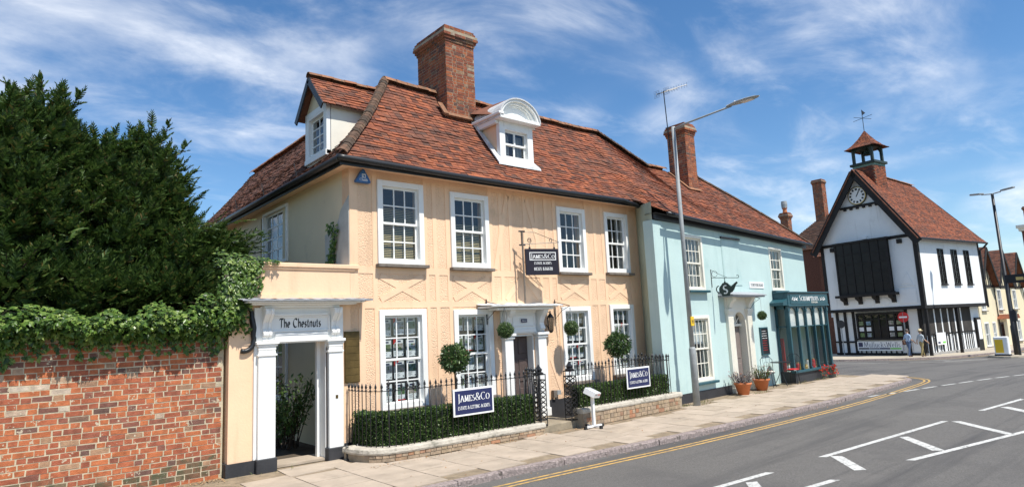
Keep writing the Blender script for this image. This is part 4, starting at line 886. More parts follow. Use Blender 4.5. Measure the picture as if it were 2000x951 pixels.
for i, (p, n, s_) in enumerate(spots):
    up = V((rnd(-.7,.7), rnd(-.3,.1), -1 if random.random() < .75 else .3))
    if i in ch:
        n = n.normalized(); u = (up-n*up.dot(n)).normalized(); M_ = Matrix((u.cross(n), u, n)).transposed(); inst('leaf', LM_, ivy, p, M_, (s_, s_, s_), world=True)
    else: ivy_leaf(mb, p, n, up, s_)
mb.build('foliage', 'ivy', ivy, kind='stuff')
for _ in range(120):
    x = rnd(-1, 3.3); z = ivtop(x); p = [V((x, 11.15, z-.3))]
    d = V((rnd(-.6, .6), -.2, .7))
    for k in range(5): p.append(p[-1]+d*.07); d = (d+V((rnd(-.5,.5), rnd(-.4,.2), rnd(-.4,.2)))).normalized()
    tw.tube(p, [.009,.008,.007,.006,.005,.003], 4)
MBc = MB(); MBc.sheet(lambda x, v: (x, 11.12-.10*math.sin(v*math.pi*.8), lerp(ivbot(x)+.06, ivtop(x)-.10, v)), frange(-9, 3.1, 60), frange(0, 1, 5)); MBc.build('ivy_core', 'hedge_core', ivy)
tw.build('twigs', 'bark', ivy, kind='stuff')
# ---- yew
yew = thing('yew_tree', 'huge dark green yew tree rising behind the ivy-topped brick wall', 'tree', (-.6, 15.6, 0))
CY = V((-1.3, 15.5, 3.55)); RYx, RYy, RYz = 4.6, 3.2, 3.0
def yshape(d):
    n_ = noise.noise(d*1.6+V((4, 1, 9)))*.12+noise.noise(d*4.1)*.16+noise.noise(d*8)*.10
    k = 1+n_
    if d.z < 0: k *= .95
    return V((d.x*RYx*k, d.y*RYy*k, d.z*RYz*k))
tr = MB(); tr.tube([(-.9,15.6,-.1),(-.85,15.55,1.2),(-1.0,15.6,3.0),(-1.1,15.6,5.0),(-1.0,15.7,6.4)], [.55,.42,.34,.22,.07], 10)
br = MB(); fo = MB()
def spray(p, d, l, flat_n, dens=9):
    """a drooping frond: short shoots left and right of a curved axis, each carrying a narrow fan of needles"""
    d = d.normalized(); sd_ = d.cross(flat_n)
    if sd_.length < .05: sd_ = d.orthogonal()
    sd_.normalize(); up = sd_.cross(d); q = p.copy(); seg = l/dens
    for k in range(dens):
        t = k/dens; q2 = q+(d+V((0,0,-.10*t)))*seg; w_ = l*.34*(1-t*.75)*(.6+.4*math.sin(t*3+.6))
        for s_ in (-1, 1):
            e = q+d*seg*1.4+sd_*s_*w_+up*rnd(-.05,.05)*l; wv = d*.030+up*rnd(-.016,.016)
            fo.add([q-wv*.4, q+wv*.9, e+wv*.5, e-wv*.3], [(0,1,2,3)])
        q = q2
    fo.add([p-sd_*.012, p+sd_*.012, q], [(0,1,2)])
for k in range(6500):
    d = rdir()
    if d.z < -.85 or d.y > .55: continue
    sh = yshape(d); depth = .92-abs(rnd(0, 1))**1.7*.40
    if noise.noise(d*5.5+V((2,8,1))) < -.08: depth *= .86
    p = CY+sh*depth
    if p.z < .9 or p.x < -4.2 or p.y < 11.55: continue
    outw = V((sh.x/RYx, sh.y/RYy, sh.z/RYz)).normalized()
    dd = (outw*.8+V((0,0,.50))+rdir()*.55).normalized()
    l = rnd(.2, .4)*(1.0 if depth > .8 else 1.1)
    spray(p, dd, l, (V((0,0,1))+rdir()*.6).normalized(), 8)
for k in range(120):           # longer leaders that break the outline
    d = rdir(); d.z = abs(d.z)*.8+.05; d.y = -abs(d.y)*.6; d.normalize(); sh = yshape(d)
    p = CY+sh*.90; dd = (V((sh.x/RYx, sh.y/RYy, .25+sh.z/RYz)).normalized()+V((.25,0,.45))+rdir()*.25).normalized(); L_ = rnd(.4, .85)
    if p.x < -4: continue
    br.tube([p-dd*.4, p, p+dd*L_*.8], [.02, .014, .004], 4)
    for j in range(9):
        t = j/9; q = p+dd*L_*t; sd_ = (rdir()+dd*.9).normalized(); spray(q, sd_, .34*(1-t*.5), V((0,0,1)), 6)
    spray(p+dd*L_*.7, dd, .4, V((0,0,1)), 8)
for k in range(60):
    d = rdir(); d.z = abs(d.z)*.8; d.normalize(); e = CY+yshape(d)*.86; a = V((-1.0+rnd(-.1,.1), 15.6, rnd(1.2, 5))); mid = a.lerp(e, .5)+V((0,0,-.2))
    br.tube([a, mid, e], [.09, .055, .012], 5)
for k in range(3600):           # lower boughs reaching past the gateway towards the house
    a = random.random(); p = V((lerp(1.8, 4.2, a)+rnd(-.3,.3), lerp(13.4, 15.4, random.random()), lerp(1.6, 4.8-.5*a, random.random()**.8)+rnd(-.1,.25)))
    spray(p, (V((.7,-.5,.35))+rdir()*.7), rnd(.25,.45), V((0,0,1)), 7)
blobs = []
for k in range(150):
    d = rdir()
    if d.y > .25 or d.z < -.55 or d.x < -.75: continue
    blobs.append((CY+yshape(d)*rnd(.78, .98), rnd(.45, .85)))
for lc, lr, nn in ((V((1.95, 14.8, 4.75)), 1.30, 30), (V((.2, 14.2, 5.0)), 1.3, 16), (V((2.5, 14.4, 3.2)), 1.3, 16)):
    for k in range(nn):
        d = rdir(); d.y = -abs(d.y); blobs.append((lc+d*lr*rnd(.6, 1), rnd(.40, .70)))
for bc, rb_ in blobs:
    if bc.z < 1.2 or bc.y < 11.9: continue
    ax = V((rnd(-.2,.45), rnd(-.3,.05), 1)).normalized()
    for k in range(int(190*rb_/.6)):
        d = rdir()
        if d.y > .6: continue
        p = bc+V((d.x, d.y, d.z*.8))*rb_*rnd(.5, 1.0); spray(p, d*.75+ax*.8+rdir()*.35, rnd(.16,.32), (V((0,0,1))+rdir()*.6).normalized(), 7)
    for k in range(4):
        d = (rdir()*.8+ax*1.2).normalized(); p = bc+d*rb_*.8; L_ = rnd(.35, .75); br.tube([bc, p, p+d*L_], [.018, .012, .003], 4)
        for j in range(9): t = j/9; spray(p+d*L_*t, rdir()*.8+d*.9, .30*(1-t*.55), V((0,0,1)), 6)
        spray(p+d*L_*.7, d, .3, V((0,0,1)), 7)
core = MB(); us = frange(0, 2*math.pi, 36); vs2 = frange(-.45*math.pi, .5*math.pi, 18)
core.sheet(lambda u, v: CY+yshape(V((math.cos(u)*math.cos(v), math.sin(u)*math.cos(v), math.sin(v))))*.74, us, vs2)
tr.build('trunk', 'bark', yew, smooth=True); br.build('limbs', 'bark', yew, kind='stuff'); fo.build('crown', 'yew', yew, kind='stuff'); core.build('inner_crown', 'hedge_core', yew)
# rough branch tangle above the ivy
# ---- shrub inside the gateway
sb = thing('garden_shrub', 'leafy green shrub seen through the open garden gateway', 'shrub', (4.85, 12.9, 0))
st2 = MB(); lf = MB()
for k in range(34):
    b = V((rnd(-.25,.25), rnd(-.3,.3), 0)); tip = V((rnd(-.45,.35), rnd(-.9,.3), rnd(.6, 1.5))); st2.tube([b, b.lerp(tip, .5)+V((0,0,.1)), tip], [.012,.008,.003], 4)
    for j in range(34):
        t = rnd(.3, 1); p = b.lerp(tip, t)+rdir()*.06; leaf_quad(lf, p, rdir()+V((0,-.3,.3)), V((0,-.3,1)), rnd(.07,.14), rnd(.03,.06))
st2.build('stems', 'bark', sb, False); lf.build('leaves', 'shrub_leaf', sb, False, kind='stuff')
sb2 = thing('wall_climber', 'small bright ivy tuft growing on the bare patch of the side wall', 'ivy', (5.29, 11.6, 3.45)); lf = MB()
for k in range(170):
    z = rnd(0, .95); ivy_leaf(lf, V((-.03-rnd(0,.09), rnd(-.13,.13)*(1.1-.4*math.sin(z*5))+.06*math.sin(z*7), z)), V((-1, rnd(-.8,.3), rnd(-.1,.6))), V((rnd(-.5,.5), rnd(-.5,.5), -1)), rnd(.05,.09))
lf.build('leaves', 'ivy', sb2, False, kind='stuff'); MB().tube([(0,0,-.02),(-.02,.03,.4),(-.02,0,.8)], [.012,.01,.004], 5).build('stem', 'bark', sb2, False)
# ------------------------------------------------------------------ front garden railings
def bar_mesh(h, r=.0095, sp=1.0):
    m = MB(); m.tube([(0,0,0),(0,0,h-.13)], r, 6); m.lathe([(r,h-.135),(.019*sp,h-.128),(.019*sp,h-.118),(.009,h-.11),(.010,h-.10),(.024*sp,h-.075),(.016*sp,h-.045),(.002,h)], 6); return m.mesh('bar', 'iron', True)
def fillet(P, n=6):
    return P
RL = [(5.22, 10.92), (5.24, 10.45), (5.32, 10.10), (5.55, 9.93), (6.0, 9.885), (7.4, 9.85), (8.88, 9.80)]
RR = [(9.98, 9.70), (11.6, 9.72), (13.30, 9.74), (13.42, 9.80), (13.43, 10.98)]
def walk(P, step):
    P = [V(p) for p in P]; o_ = []; carry = 0
    for a, b in zip(P, P[1:]):
        L_ = (b-a).length; t = carry
        while t < L_: o_.append(a.lerp(b, t/L_)); t += step
        carry = t-L_
    return o_
def railing(name, label, P, zb, zt, tip):
    t = thing(name, label, 'railing', (P[0][0], P[0][1], zb)); S = smooth(P, 2)
    me = bar_mesh(tip-zb+.03); me2 = bar_mesh(tip-zb+.07, .014, 1.25)
    for k, p in enumerate(walk(S, .116)): inst('bar', me2 if k % 14 == 9 else me, t, (p.x, p.y, zb-.03), (0, 0, rnd(0, 3)), world=True)
    m = MB()
    for a, b in zip(S, S[1:]): m.bar((a.x, a.y, zt), (b.x, b.y, zt), .032, .012)
    m.build('top_rail', 'iron', t); return t
def pier(t, x, y, z0, z1):
    m = MB(); w = .095
    for i_ in (-1, 1):
        for j_ in (-1, 1): m.tube([(x+i_*w, y+j_*w, z0), (x+i_*w, y+j_*w, z1-.14)], .011, 6)
    for zz in (z0+.02, z0+.10, z1-.25, z1-.15): boxframe  # rings
    for zz in (z0+.02, z0+.12, z1-.26, z1-.15):
        for a, b in (((-w,-w),(w,-w)),((w,-w),(w,w)),((w,w),(-w,w)),((-w,w),(-w,-w))): m.bar((x+a[0],y+a[1],zz),(x+b[0],y+b[1],zz), .022, .018)
    n = 8; zs = frange(z0+.12, z1-.26, n)
    for k in range(n):
        for s_ in (-1, 1):
            for (ax, sg) in ((0, -1), (1, -1), (0, 1), (1, 1)):
                A = [x+sg*w*(ax == 1)-s_*w*(ax == 0), y+sg*w*(ax == 0)-s_*w*(ax == 1), zs[k]]; B = [x+sg*w*(ax == 1)+s_*w*(ax == 0), y+sg*w*(ax == 0)+s_*w*(ax == 1), zs[k+1]]
                m.tube([A, B], .0075, 4)
    m.lathe([(.10,z1-.15),(.11,z1-.12),(.06,z1-.09),(.085,z1-.05),(.05,z1-.01),(.03,z1+.02),(.004,z1+.06)], 6, (x,y,0))
    m.build('gate_pier', 'iron', t)
    m = MB(); sd_ = -1 if x < 9.5 else 1
    for zc_, rr in ((z1-.42, .09), (z0+.30, .09)): m.tube([(x+sd_*(w+.01+rr*(1-math.cos(a))*.55), y, zc_+rr*1.4*math.sin(a)) for a in frange(-1.6, 3.6, 12)], .007, 4)
    m.build('scroll', 'iron', t)
ra = railing('railing', 'black spear-headed iron railing on the long dwarf wall beside the gateway', RL, .215, 1.17, 1.31); pier(ra, 8.97, 9.86, .14, 1.33)
rb = railing('railing', 'black spear-headed iron railing on the dwarf wall next to the blue house', RR, .375, 1.20, 1.36); pier(rb, 9.88, 9.86, .14, 1.34)
t = thing('entrance_gate', 'black iron gate leaf with spear heads standing open in front of the door', 'gate', (9.08, 9.97, .14), R_(78))
me = bar_mesh(1.12, .009, 1.2)
for k in range(7): inst('bar', me, t, (.06+k*.085, 0, .06), (0,0,k))
m = MB()
for zz in (.08, .45, .92): m.bar((0,0,zz),(.62,0,zz), .014, .03)
for x_ in (0, .62): m.tube([(x_,0,.0),(x_,0,1.0)], .014, 6)
m.tube([(.31+.2*math.cos(a), 0, .68+.2*math.sin(a)) for a in frange(0, 6.28, 16)], .008, 4); m.build('gate_frame', 'iron', t, False)
# dwarf walls
def dwarf(label, P, ztop, courses, x_end_blunt):
    t = thing('dwarf_wall', label, 'wall', (P[0][0], P[0][1], 0)); S = smooth(P, 2)
    A, B = offset(S, .17), offset(S, -.13); ch_ = .105
    prof = [(-.13, ztop-ch_), (.165, ztop-ch_), (.175, ztop-ch_+.03), (.165, ztop-.02), (.13, ztop-.002), (-.10, ztop), (-.13, ztop-.02)]
    m = MB(); n = len(prof)
    for k, p in enumerate(S):
        a = S[max(k-1,0)]; b = S[min(k+1,len(S)-1)]; tt = (b-a).normalized(); nr = V((tt.y, -tt.x))
        for d, zz in prof: q = p+nr*(d+rnd(-.003,.003)); m.v.append((q.x, q.y, zz+rnd(-.003,.003)))
    for k in range(len(S)-1):
        for j in range(n): m.f.append([k*n+j, (k+1)*n+j, (k+1)*n+(j+1) % n, k*n+(j+1) % n]); m.m.append(0)
    m.f.append(list(range(n))); m.f.append([(len(S)-1)*n+j for j in range(n)][::-1]); m.m += [0,0]
    m.build('coping', 'stone', t)
    C_ = offset(S, .135); D_ = offset(S, -.10); m = MB()
    for a, b, c, d in zip(C_, C_[1:], D_[1:], D_): m.prism([(a.x,a.y,-.03),(b.x,b.y,-.03),(c.x,c.y,-.03),(d.x,d.y,-.03)], (0,0,ztop-ch_+.028))
    m.build('core', 'mortar_dark', t)
    E_ = offset(S, .14); bh = (ztop-ch_)/courses
    for r in range(courses):
        pts = walk(E_, .222); k = 0
        if r % 2: pts = walk([E_[0]+(E_[1]-E_[0])*.0]+E_[1:], .112)
        for p, q in zip(pts, pts[1:]):
            if p.y > 10.2: continue
            d = (q-p).normalized(); nr = V((d.y, -d.x)); a = p+d*.005; b = q-d*.005; z0 = r*bh+.004; z1 = (r+1)*bh-.006; pr_ = rnd(.012,.022)
            MB().prism([(a.x,a.y,z0),(b.x,b.y,z0),(b.x,b.y,z1),(a.x,a.y,z1)], (nr.x*pr_, nr.y*pr_, 0)).build('brick', 'yellow_brick', t)
    return t
dwarf('low curved wall with a weathered stone coping below the hedge beside the gateway', [(5.16, 10.75), (5.20, 10.42), (5.30, 10.12), (5.58, 9.97), (6.1, 9.93), (7.4, 9.89), (8.93, 9.84)], .225, 2, 1)
dwarf('low yellow brick wall with stone coping ending at the blue house', [(9.95, 9.76), (11.6, 9.78), (13.62, 9.80)], .385, 3, 1)
# hedges
def hedge(label, P, w, z0, z1, n):
    t = thing('box_hedge', label, 'hedge', (P[0][0], P[0][1], z0)); S = smooth(P, 2); m = MB()
    for a, b, c, d in zip(offset(S, w/2-.03), offset(S, w/2-.03)[1:], offset(S, -w/2+.03)[1:], offset(S, -w/2+.03)): m.prism([(a.x,a.y,z0),(b.x,b.y,z0),(c.x,c.y,z0),(d.x,d.y,z0)], (0,0,z1-z0-.03))
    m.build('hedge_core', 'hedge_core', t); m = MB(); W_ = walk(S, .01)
    for k in range(n):
        i_ = random.randrange(1, len(W_)-1); p = W_[i_]; d = (W_[i_+1]-W_[i_-1]).normalized(); nr = V((d.y, -d.x)); f = random.random()
        if f < .72: q = p+nr*(w/2+rnd(-.05,.025)); zz = rnd(z0, z1+.02); nn = V((nr.x, nr.y, .35))
        else: q = p+nr*rnd(-w/2, w/2); zz = z1+rnd(-.04,.035); nn = V((0,0,1))
        leaf_quad(m, V((q.x, q.y, zz)), (nn+rdir()*1.0), rdir()+nn*.4, rnd(.028,.045), rnd(.018,.026))
    m.build('foliage', 'box_leaf', t, kind='stuff'); return t
hedge('clipped box hedge behind the railing beside the gateway', [(5.40, 10.9), (5.42, 10.5), (5.52, 10.22), (5.8, 10.10), (6.4, 10.06), (8.82, 9.99)], .24, .18, .755, 15000)
hedge('clipped box hedge behind the railing beside the blue house', [(10.05, 9.92), (11.6, 9.94), (13.36, 9.96)], .24, .30, .80, 13000)
# lollipop bays
for x_, zc_, lab, rr in ((7.17, 1.62, 'round-headed bay tree behind the hedge by the gateway side sign', .26), (12.08, 1.64, 'round-headed bay tree behind the hedge in front of the window nearest the blue house', .28)):
    t = thing('bay_tree', lab, 'bay tree', (x_, 10.32, 0), 0, 'standard bay trees'); MB().tube([(0,0,.3),(.02,.01,.8),(0,0,zc_-rr*.7)], [.024,.02,.016], 7).build('trunk', 'bark', t, False)
    m = MB(); m.lathe([(.14,0),(.19,.36),(.2,.38),(.17,.38),(.16,.33)], 14); m.build('pot', 'terracotta', t, False, smooth=True)
    m = MB()
    for k in range(1900):
        d = rdir(); kk = rr*(1+.34*noise.noise(d*2.4+V((x_,0,0))))*rnd(.55,1.12)**.6; p = V((0,0,zc_))+d*kk; leaf_quad(m, p, d*.7+rdir()*.9+V((0,0,.25)), d+rdir()*.6, rnd(.06,.10), rnd(.025,.038))
    m.build('crown', 'bay_leaf', t, False, kind='stuff')
    m = MB()
    for k in range(16): d = rdir(); m.tube([(0,0,zc_-rr*.7), tuple(V((0,0,zc_))+d*rr*.8)], [.008,.003], 4)
    m.build('limbs', 'bark', t, False)
# hanging box balls
def ball(label, c, r, wall_y, bx, n=2600, chain=True):
    t = thing('hanging_topiary', label, 'topiary ball', (c[0], c[1], c[2]), 0, 'hanging topiary balls')
    m = MB(); bm = bmesh.new(); bmesh.ops.create_icosphere(bm, subdivisions=3, radius=r*.9); me = bpy.data.meshes.new('core'); bm.to_mesh(me); bm.free(); me.materials.append(MATS['hedge_core']); inst('core', me, t)
    for k in range(n):
        d = rdir(); leaf_quad(m, d*r*(rnd(.86,1.02)+.07*noise.noise(d*2.6+V(c))+(.10 if k % 41 == 0 else 0)), d*.6+rdir(), d+rdir()*.5, rnd(.018,.03), rnd(.012,.017))
    m.build('foliage', 'box_leaf', t, False, kind='stuff')
    hk = V((0, 0, .50)); m = MB()
    if chain:
        for a in (0, 2.1, 4.2): m.tube([(.75*r*math.cos(a), .75*r*math.sin(a), r*.6), tuple(hk)], .004, 4)
    else: m.tube([(0,0,r*.9), tuple(hk)], .004, 4)
    m.build('chain', 'galv', t, False)
    b = V((bx, wall_y, c[2]+.56))-V(c); tip = V((0,0,.53)); m = MB(); m.bar(b+V((0,0,-.42)), b+V((0,0,.14)), .025, .012, (0,1,0)); m.tube([b+V((0,0,.08)), tip], .009, 5); m.tube([b+V((0,0,-.32)), b.lerp(tip, .45)+V((0,0,-.12)), tip], .007, 5)
    m.tube([b.lerp(tip,.45)+V((0,.0,-.03))+V((b.x*.1*math.cos(a)*.0, .05*math.cos(a), .05*math.sin(a))) for a in frange(0,6.2,10)], .005, 4); m.build('bracket', 'iron', t, False)
ball('leafy topiary ball hanging over the pilaster left of the front door by the hood', (8.72, 10.58, 2.13), .172, 10.96, 8.52)
ball('leafy topiary ball hanging against the window right of the front door', (10.73, 10.56, 2.11), .168, 10.96, 10.62)
# signs wired to the railings
def railsign(label, x0, x1, z0, z1, y, rz):
    t = thing('railing_sign', label, 'sign', (x0, y, z0), rz); w_, h_ = x1-x0, z1-z0
    bevel(MB().box(0, 0, 0, w_, .02, h_).build('board', 'sign_white', t, False), .004, 1); MB().box(.035, -.003, .035, w_-.035, .001, h_-.035).build('panel', 'navy', t, False)
    letters('JAMES&CO', .10, h_*.53, h_*.27, w_-.2, caps=.78, nib=.13).xf(Matrix.Translation((0,-.005,0))).build('lettering', 'sign_white', t, False)
    letters('ESTATE & LETTING AGENTS', .10, h_*.24, h_*.12, w_-.2, nib=.17, thin=.06).xf(Matrix.Translation((0,-.005,0))).build('lettering', 'sign_white', t, False)
railsign('navy estate agent sign with white border on the railing beside the gateway', 6.75, 7.68, .58, 1.08, 9.80, R_(-1.6))
railsign('navy estate agent sign with white border on the railing beside the blue house', 11.55, 12.42, .64, 1.12, 9.66, R_(.4))
# leaflet stand
t = thing('leaflet_stand', 'white leaflet box on a post with a cross-shaped foot on the pavement', 'leaflet stand', (10.02, 9.36, 0))
m = MB(); m.box(-.028, -.028, .03, .028, .028, .68); m.build('post', 'sign_white', t, False)
m = MB(); m.box(-.26, -.02, .025, .26, .02, .06); m.box(-.02, -.2, .026, .02, .2, .059); m.build('foot', 'sign_white', t, False)
m = MB(); [m.box(a-.03, b-.025, 0, a+.03, b+.025, .065) for a, b in ((-.26,0),(.26,0),(0,-.2),(0,.2))]; m.build('foot_cap', 'black', t, False)
M4 = Matrix.Translation((0,0,.72)) @ Matrix.Rotation(R_(20), 4, 'Z') @ Matrix.Rotation(R_(24), 4, 'X') @ Matrix.Rotation(R_(6), 4, 'Y')
m = MB(); m.box(-.17, -.13, -.05, .17, .13, -.035); m.box(-.17, -.13, -.035, .17, -.12, .06); m.box(-.17, .12, -.035, .17, .13, .07); m.box(-.17, -.12, -.035, -.16, .12, .065); m.box(.16, -.12, -.035, .17, .12, .065); m.xf(M4).build('tray', 'sign_white', t, False)
m = MB(); m.box(-.15, -.11, -.03, .15, .11, .045); m.xf(M4).build('leaflets', 'paper', t, False); m = MB(); m.box(.01, -.133, .01, .15, -.1305, .03); m.xf(M4).build('print', 'red', t, False)
m = MB(); m.box(-.15, -.133, .012, -.02, -.1305, .028); m.xf(M4).build('print', 'text_grey', t, False)
# ------------------------------------------------------------------ street lamp
t = thing('street_lamp', 'tall galvanised street lamp on the pavement with its arm reaching over the road', 'street lamp', (14.14, 9.58, 0))
m = MB(); m.tube([(0,0,-.05),(0,0,1.42),(0,0,1.48)], [.088,.088,.07], 14); m.build('base', 'galv', t, False, smooth=True)
m = MB(); m.tube([(0,0,1.4),(0,0,7.4)], [.065,.05], 12); m.build('pole', 'galv', t, False, smooth=True)
m = MB(); m.tube([(0,.05,7.34),(0,-.35,7.38),(0,-1.75,7.44)], [.03,.027,.024], 8); m.build('arm', 'galv', t, False, smooth=True)
m = MB(); pts = [(-1.62,.03,.03),(-1.75,.06,.045),(-1.95,.12,.05),(-2.2,.135,.045),(-2.42,.09,.03),(-2.50,.03,.012)]
for y_, w_, h_ in pts:
    for k in range(10): a = k/10*2*math.pi; m.v.append((w_*math.cos(a), y_, 7.47+h_*math.sin(a)*(1 if math.sin(a) > 0 else .6)))
for i_ in range(len(pts)-1):
    for k in range(10): m.f.append([i_*10+k, (i_+1)*10+k, (i_+1)*10+(k+1) % 10, i_*10+(k+1) % 10]); m.m.append(0)
m.f.append(list(range(10))[::-1]); m.f.append([(len(pts)-1)*10+k for k in range(10)]); m.m += [0,0]
m.xf(Matrix.Translation((0,0,0))).build('lamp_head', 'galv', t, False, smooth=True)
m = MB(); m.prism([(-.07,-2.34,7.437),(.07,-2.34,7.437),(.09,-2.05,7.437),(-.09,-2.05,7.437)], (0,0,.012)); m.build('lens', 'lamp_glass', t, False); MB().lathe([(.02,0),(.02,.05)], 8, (0,-1.85,7.5)).build('photocell', 'sign_white', t, False)
t = thing('hydrant_sign', 'small yellow hydrant sign strapped to the street lamp', 'sign', (14.14, 9.505, 2.02)); bevel(MB().box(-.07, -.012, 0, .07, .012, .24).build('plate', 'yellow_sign', t, False), .004, 1)
letters('H', -.035, .06, .11, .07, nib=.2, serif=0, thin=.16).xf(Matrix.Translation((0,-.0145,0))).build('lettering', 'black', t, False)
# ------------------------------------------------------------------ blue house
bh_ = thing('blue_house', 'pale turquoise rendered house with red tiled roof and brick chimney next to the peach house', 'house', (14.1, 10.08, 0), R_(3.32))
W1 = (.86, 1.86, 3.0, 4.58); WL = (.88, 1.90, .47, 2.29); W2 = (6.24, 7.24, 3.04, 4.53); DO = (3.30, 4.04, .02, 2.36)
hl = [(a+.05, b-.05, c+.03, d-.05) for a, b, c, d in (W1, WL, W2)]
panel(MB(), -.6, 9.15, -.05, 4.86, 0, .3, hl+[DO, (6.35, 9.0, .34, 2.5)]).build('wall', 'blue', bh_, False)
# splayed, slightly hollow return wall
m = MB(); n = 10
def corner(v, k):
    a = k/n; q = V((-.6, .0))*(1-a)**2+V((-.50, .42))*2*a*(1-a)+V((.03, .96))*a**2
    return (q.x+.012*math.sin(v*2.1+a*3)*a*(1-a)*4, q.y, v)
m.sheet(lambda v, k: corner(v, k), frange(-.05, 5.35, 14), range(n+1)); m.build('return_wall', 'sage', bh_, False, smooth=True)
m = MB(); m.box(8.85, .3, 0, 9.15, 5, 4.8); m.box(0.2, 4.7, 0, 9.4, 5, 5); m.build('rear_wall', 'blue', bh_, False)
m = MB(); m.box(-.62, -.02, -.05, 2.84, .02, .24); m.build('plinth', 'plinth', bh_, False)
for (a, b, c, d), cu in ((W1, [(.05,.35),(.62,.95)]), (WL, None), (W2, [(.1,.3)])):
    o = window(bh_, (a, -.005, c), 0, b-a, d-c, 4 if a < 3 else 3, 2, frame='offwhite', fw=.085, sill='teal', world=False, curtain=cu, bar=.022, proud=.012)
m = MB(); m.box(1.0, .2, 1.5, 1.78, .215, 2.1); m.build('notice', 'paper', bh_, False)
m = MB(); m.box(3.02, -.018, 3.2, 4.1, .004, 4.55); boxframe(m, 2.99, 4.13, 3.17, 4.60, .03, -.012, .003); m.build('blind_window', 'blue', bh_, False)
MB().box(2.97, -.05, 4.60, 4.16, .0, 4.66).build('drip_mould', 'plinth', bh_, False)
# door case
dcm = MB(); dcm.box(2.86, -.05, 2.46, 4.40, .0, 2.80); dc = dcm.build('door_surround', 'offwhite', bh_, False)
for a, b in ((2.86, 3.17), (4.08, 4.38)):
    m = MB(); m.box(a, -.10, .0, b, 0, 2.30); m.box(a-.03, -.14, 2.36, b+.03, 0, 2.46); m.box(a-.015, -.12, 2.30, b+.015, 0, 2.36); m.box(a-.03, -.13, 0, b+.03, 0, .14)
    for k in range(4): m.box(a+.045+k*.065, -.112, .2, a+.075+k*.065, -.09, 2.22)
    bevel(m.build('pilaster', 'offwhite', dc, False), .006, 1)
    m = MB(); c_ = (a+b)/2; m.prism([(c_-.1,0,2.46),(c_-.1,-.12,2.48),(c_-.1,-.16,2.6),(c_-.1,-.26,2.72),(c_-.1,-.28,2.80),(c_-.1,0,2.80)], (.2,0,0)); m.build('bracket', 'offwhite', dc, False)
m = MB(); xc, rr = 3.67, .37
pts = [(xc+rr*math.cos(a), 2.0+.36*math.sin(a)) for a in frange(0, math.pi, 14)]
for a, b in zip(pts, pts[1:]): m.prism([(a[0],-.03,a[1]),(b[0],-.03,b[1]),(b[0],-.03,2.47),(a[0],-.03,2.47)], (0,.3,0))
m.box(3.17, -.03, .0, 3.30, .25, 2.47); m.box(4.04, -.03, 0, 4.08, .25, 2.47); m.box(3.30, .1, 1.93, 4.04, .18, 2.0); m.build('arch', 'offwhite', dc, False)
m = MB()
for a in frange(0, math.pi, 5)[1:-1]: m.bar((xc, .14, 2.0), (xc+.36*math.cos(a), .14, 2.0+.35*math.sin(a)), .022, .03, (0,1,0))
m.tube([(xc+.16*math.cos(a), .14, 2.0+.16*math.sin(a)) for a in frange(0, math.pi, 8)], .012, 4); m.build('fanlight_bars', 'offwhite', dc, False)
MB().add([(3.3,.16,2.0),(4.04,.16,2.0),(4.04,.16,2.36),(3.3,.16,2.36)], [(0,1,2,3)]).build('fanlight', 'glass_dark', dc, False)
m = MB(); m.box(3.3, .2, .02, 4.04, .25, 1.93); dd_ = m.build('front_door', 'door_grey', bh_, False)
m = MB(); [m.box(a, .185, c, b, .205, d) for a, b in ((3.38,3.62),(3.72,3.96)) for c, d in ((.2,.8),(.95,1.8))]; bevel(m.build('door_panel', 'door_grey', dd_, False), .01, 1)
m = MB(); m.prism([(2.55,0,2.80),(2.62,-.42,2.80),(4.72,-.42,2.80),(4.82,0,2.80)], (0,0,.04)); m.prism([(2.52,.0,2.845),(2.58,-.46,2.845),(4.76,-.46,2.845),(4.86,.0,2.845)], (0,0,.02)); m.prism([(2.52,0,2.865),(2.58,-.45,2.865),(2.58,0,2.95)], (0.0001,0,0)); m.build('door_hood', 'lead', bh_, False)
m = MB(); m.add([(2.54,0,2.98),(2.54,-.45,2.867),(4.80,-.45,2.867),(4.80,0,2.98)], [(0,1,2,3)]); m.add([(4.80,0,2.98),(4.80,-.45,2.867),(4.8,0,2.867)], [(0,1,2)]); m.add([(2.54,0,2.98),(2.54,-.45,2.867),(2.54,0,2.867)], [(2,1,0)]); m.build('hood_lead', 'lead', bh_, False)
# roof
XE, XRE = 23.4, 19.85
def bx1(t): return lerp(XE, XRE, t)
sheet_roof(roofP, lambda t: (XS, bx1(t)), 'roof', 'tile_dark', bh_)
tiled('roof_tiles', roofP, 1, 33, lambda t: (XS, bx1(t)), ('tile', 'tile_o'), bh_, keep=0, clip=lambda x, t: 18.02 < x < 18.62 and t > .70)
m = MB(); m.add([(14.0,12.65,8.0),(14.4,12.65,8.05),(16.8,12.65,7.33),(XRE,12.65,7.33),(XE,15.3,4.8),(14.0,15.3,5.0)], [(0,1,2,3,4,5)]); m.add([(XE,10.40,4.8),(XE,15.3,4.8),(XRE,12.65,7.33)], [(0,1,2)]); m.build('rear_roof', 'tile_dark', bh_)
along('hip_tile', [(x, 12.62, ridge_z(x)+.0) for x in frange(14.4, 16.8, 5)], 'hip_tile', bh_, r=.13, ln=.2, step=.16, th=.03, taper=.15)
along('ridge_tile', [(16.8, 12.65, 7.38), (18.0, 12.65, 7.38)], 'ridge_tile', bh_, r=.12, ln=.3, step=.28); along('ridge_tile', [(18.7, 12.65, 7.36), (19.95, 12.65, 7.36)], 'ridge_tile', bh_, r=.12, ln=.3, step=.28)
along('hip_tile', [roofP(bx1(t), t)+V((0,0,-.02)) for t in frange(1, 0, 12)], 'hip_tile', bh_, r=.09, ln=.25, step=.17, th=.024, taper=.15)
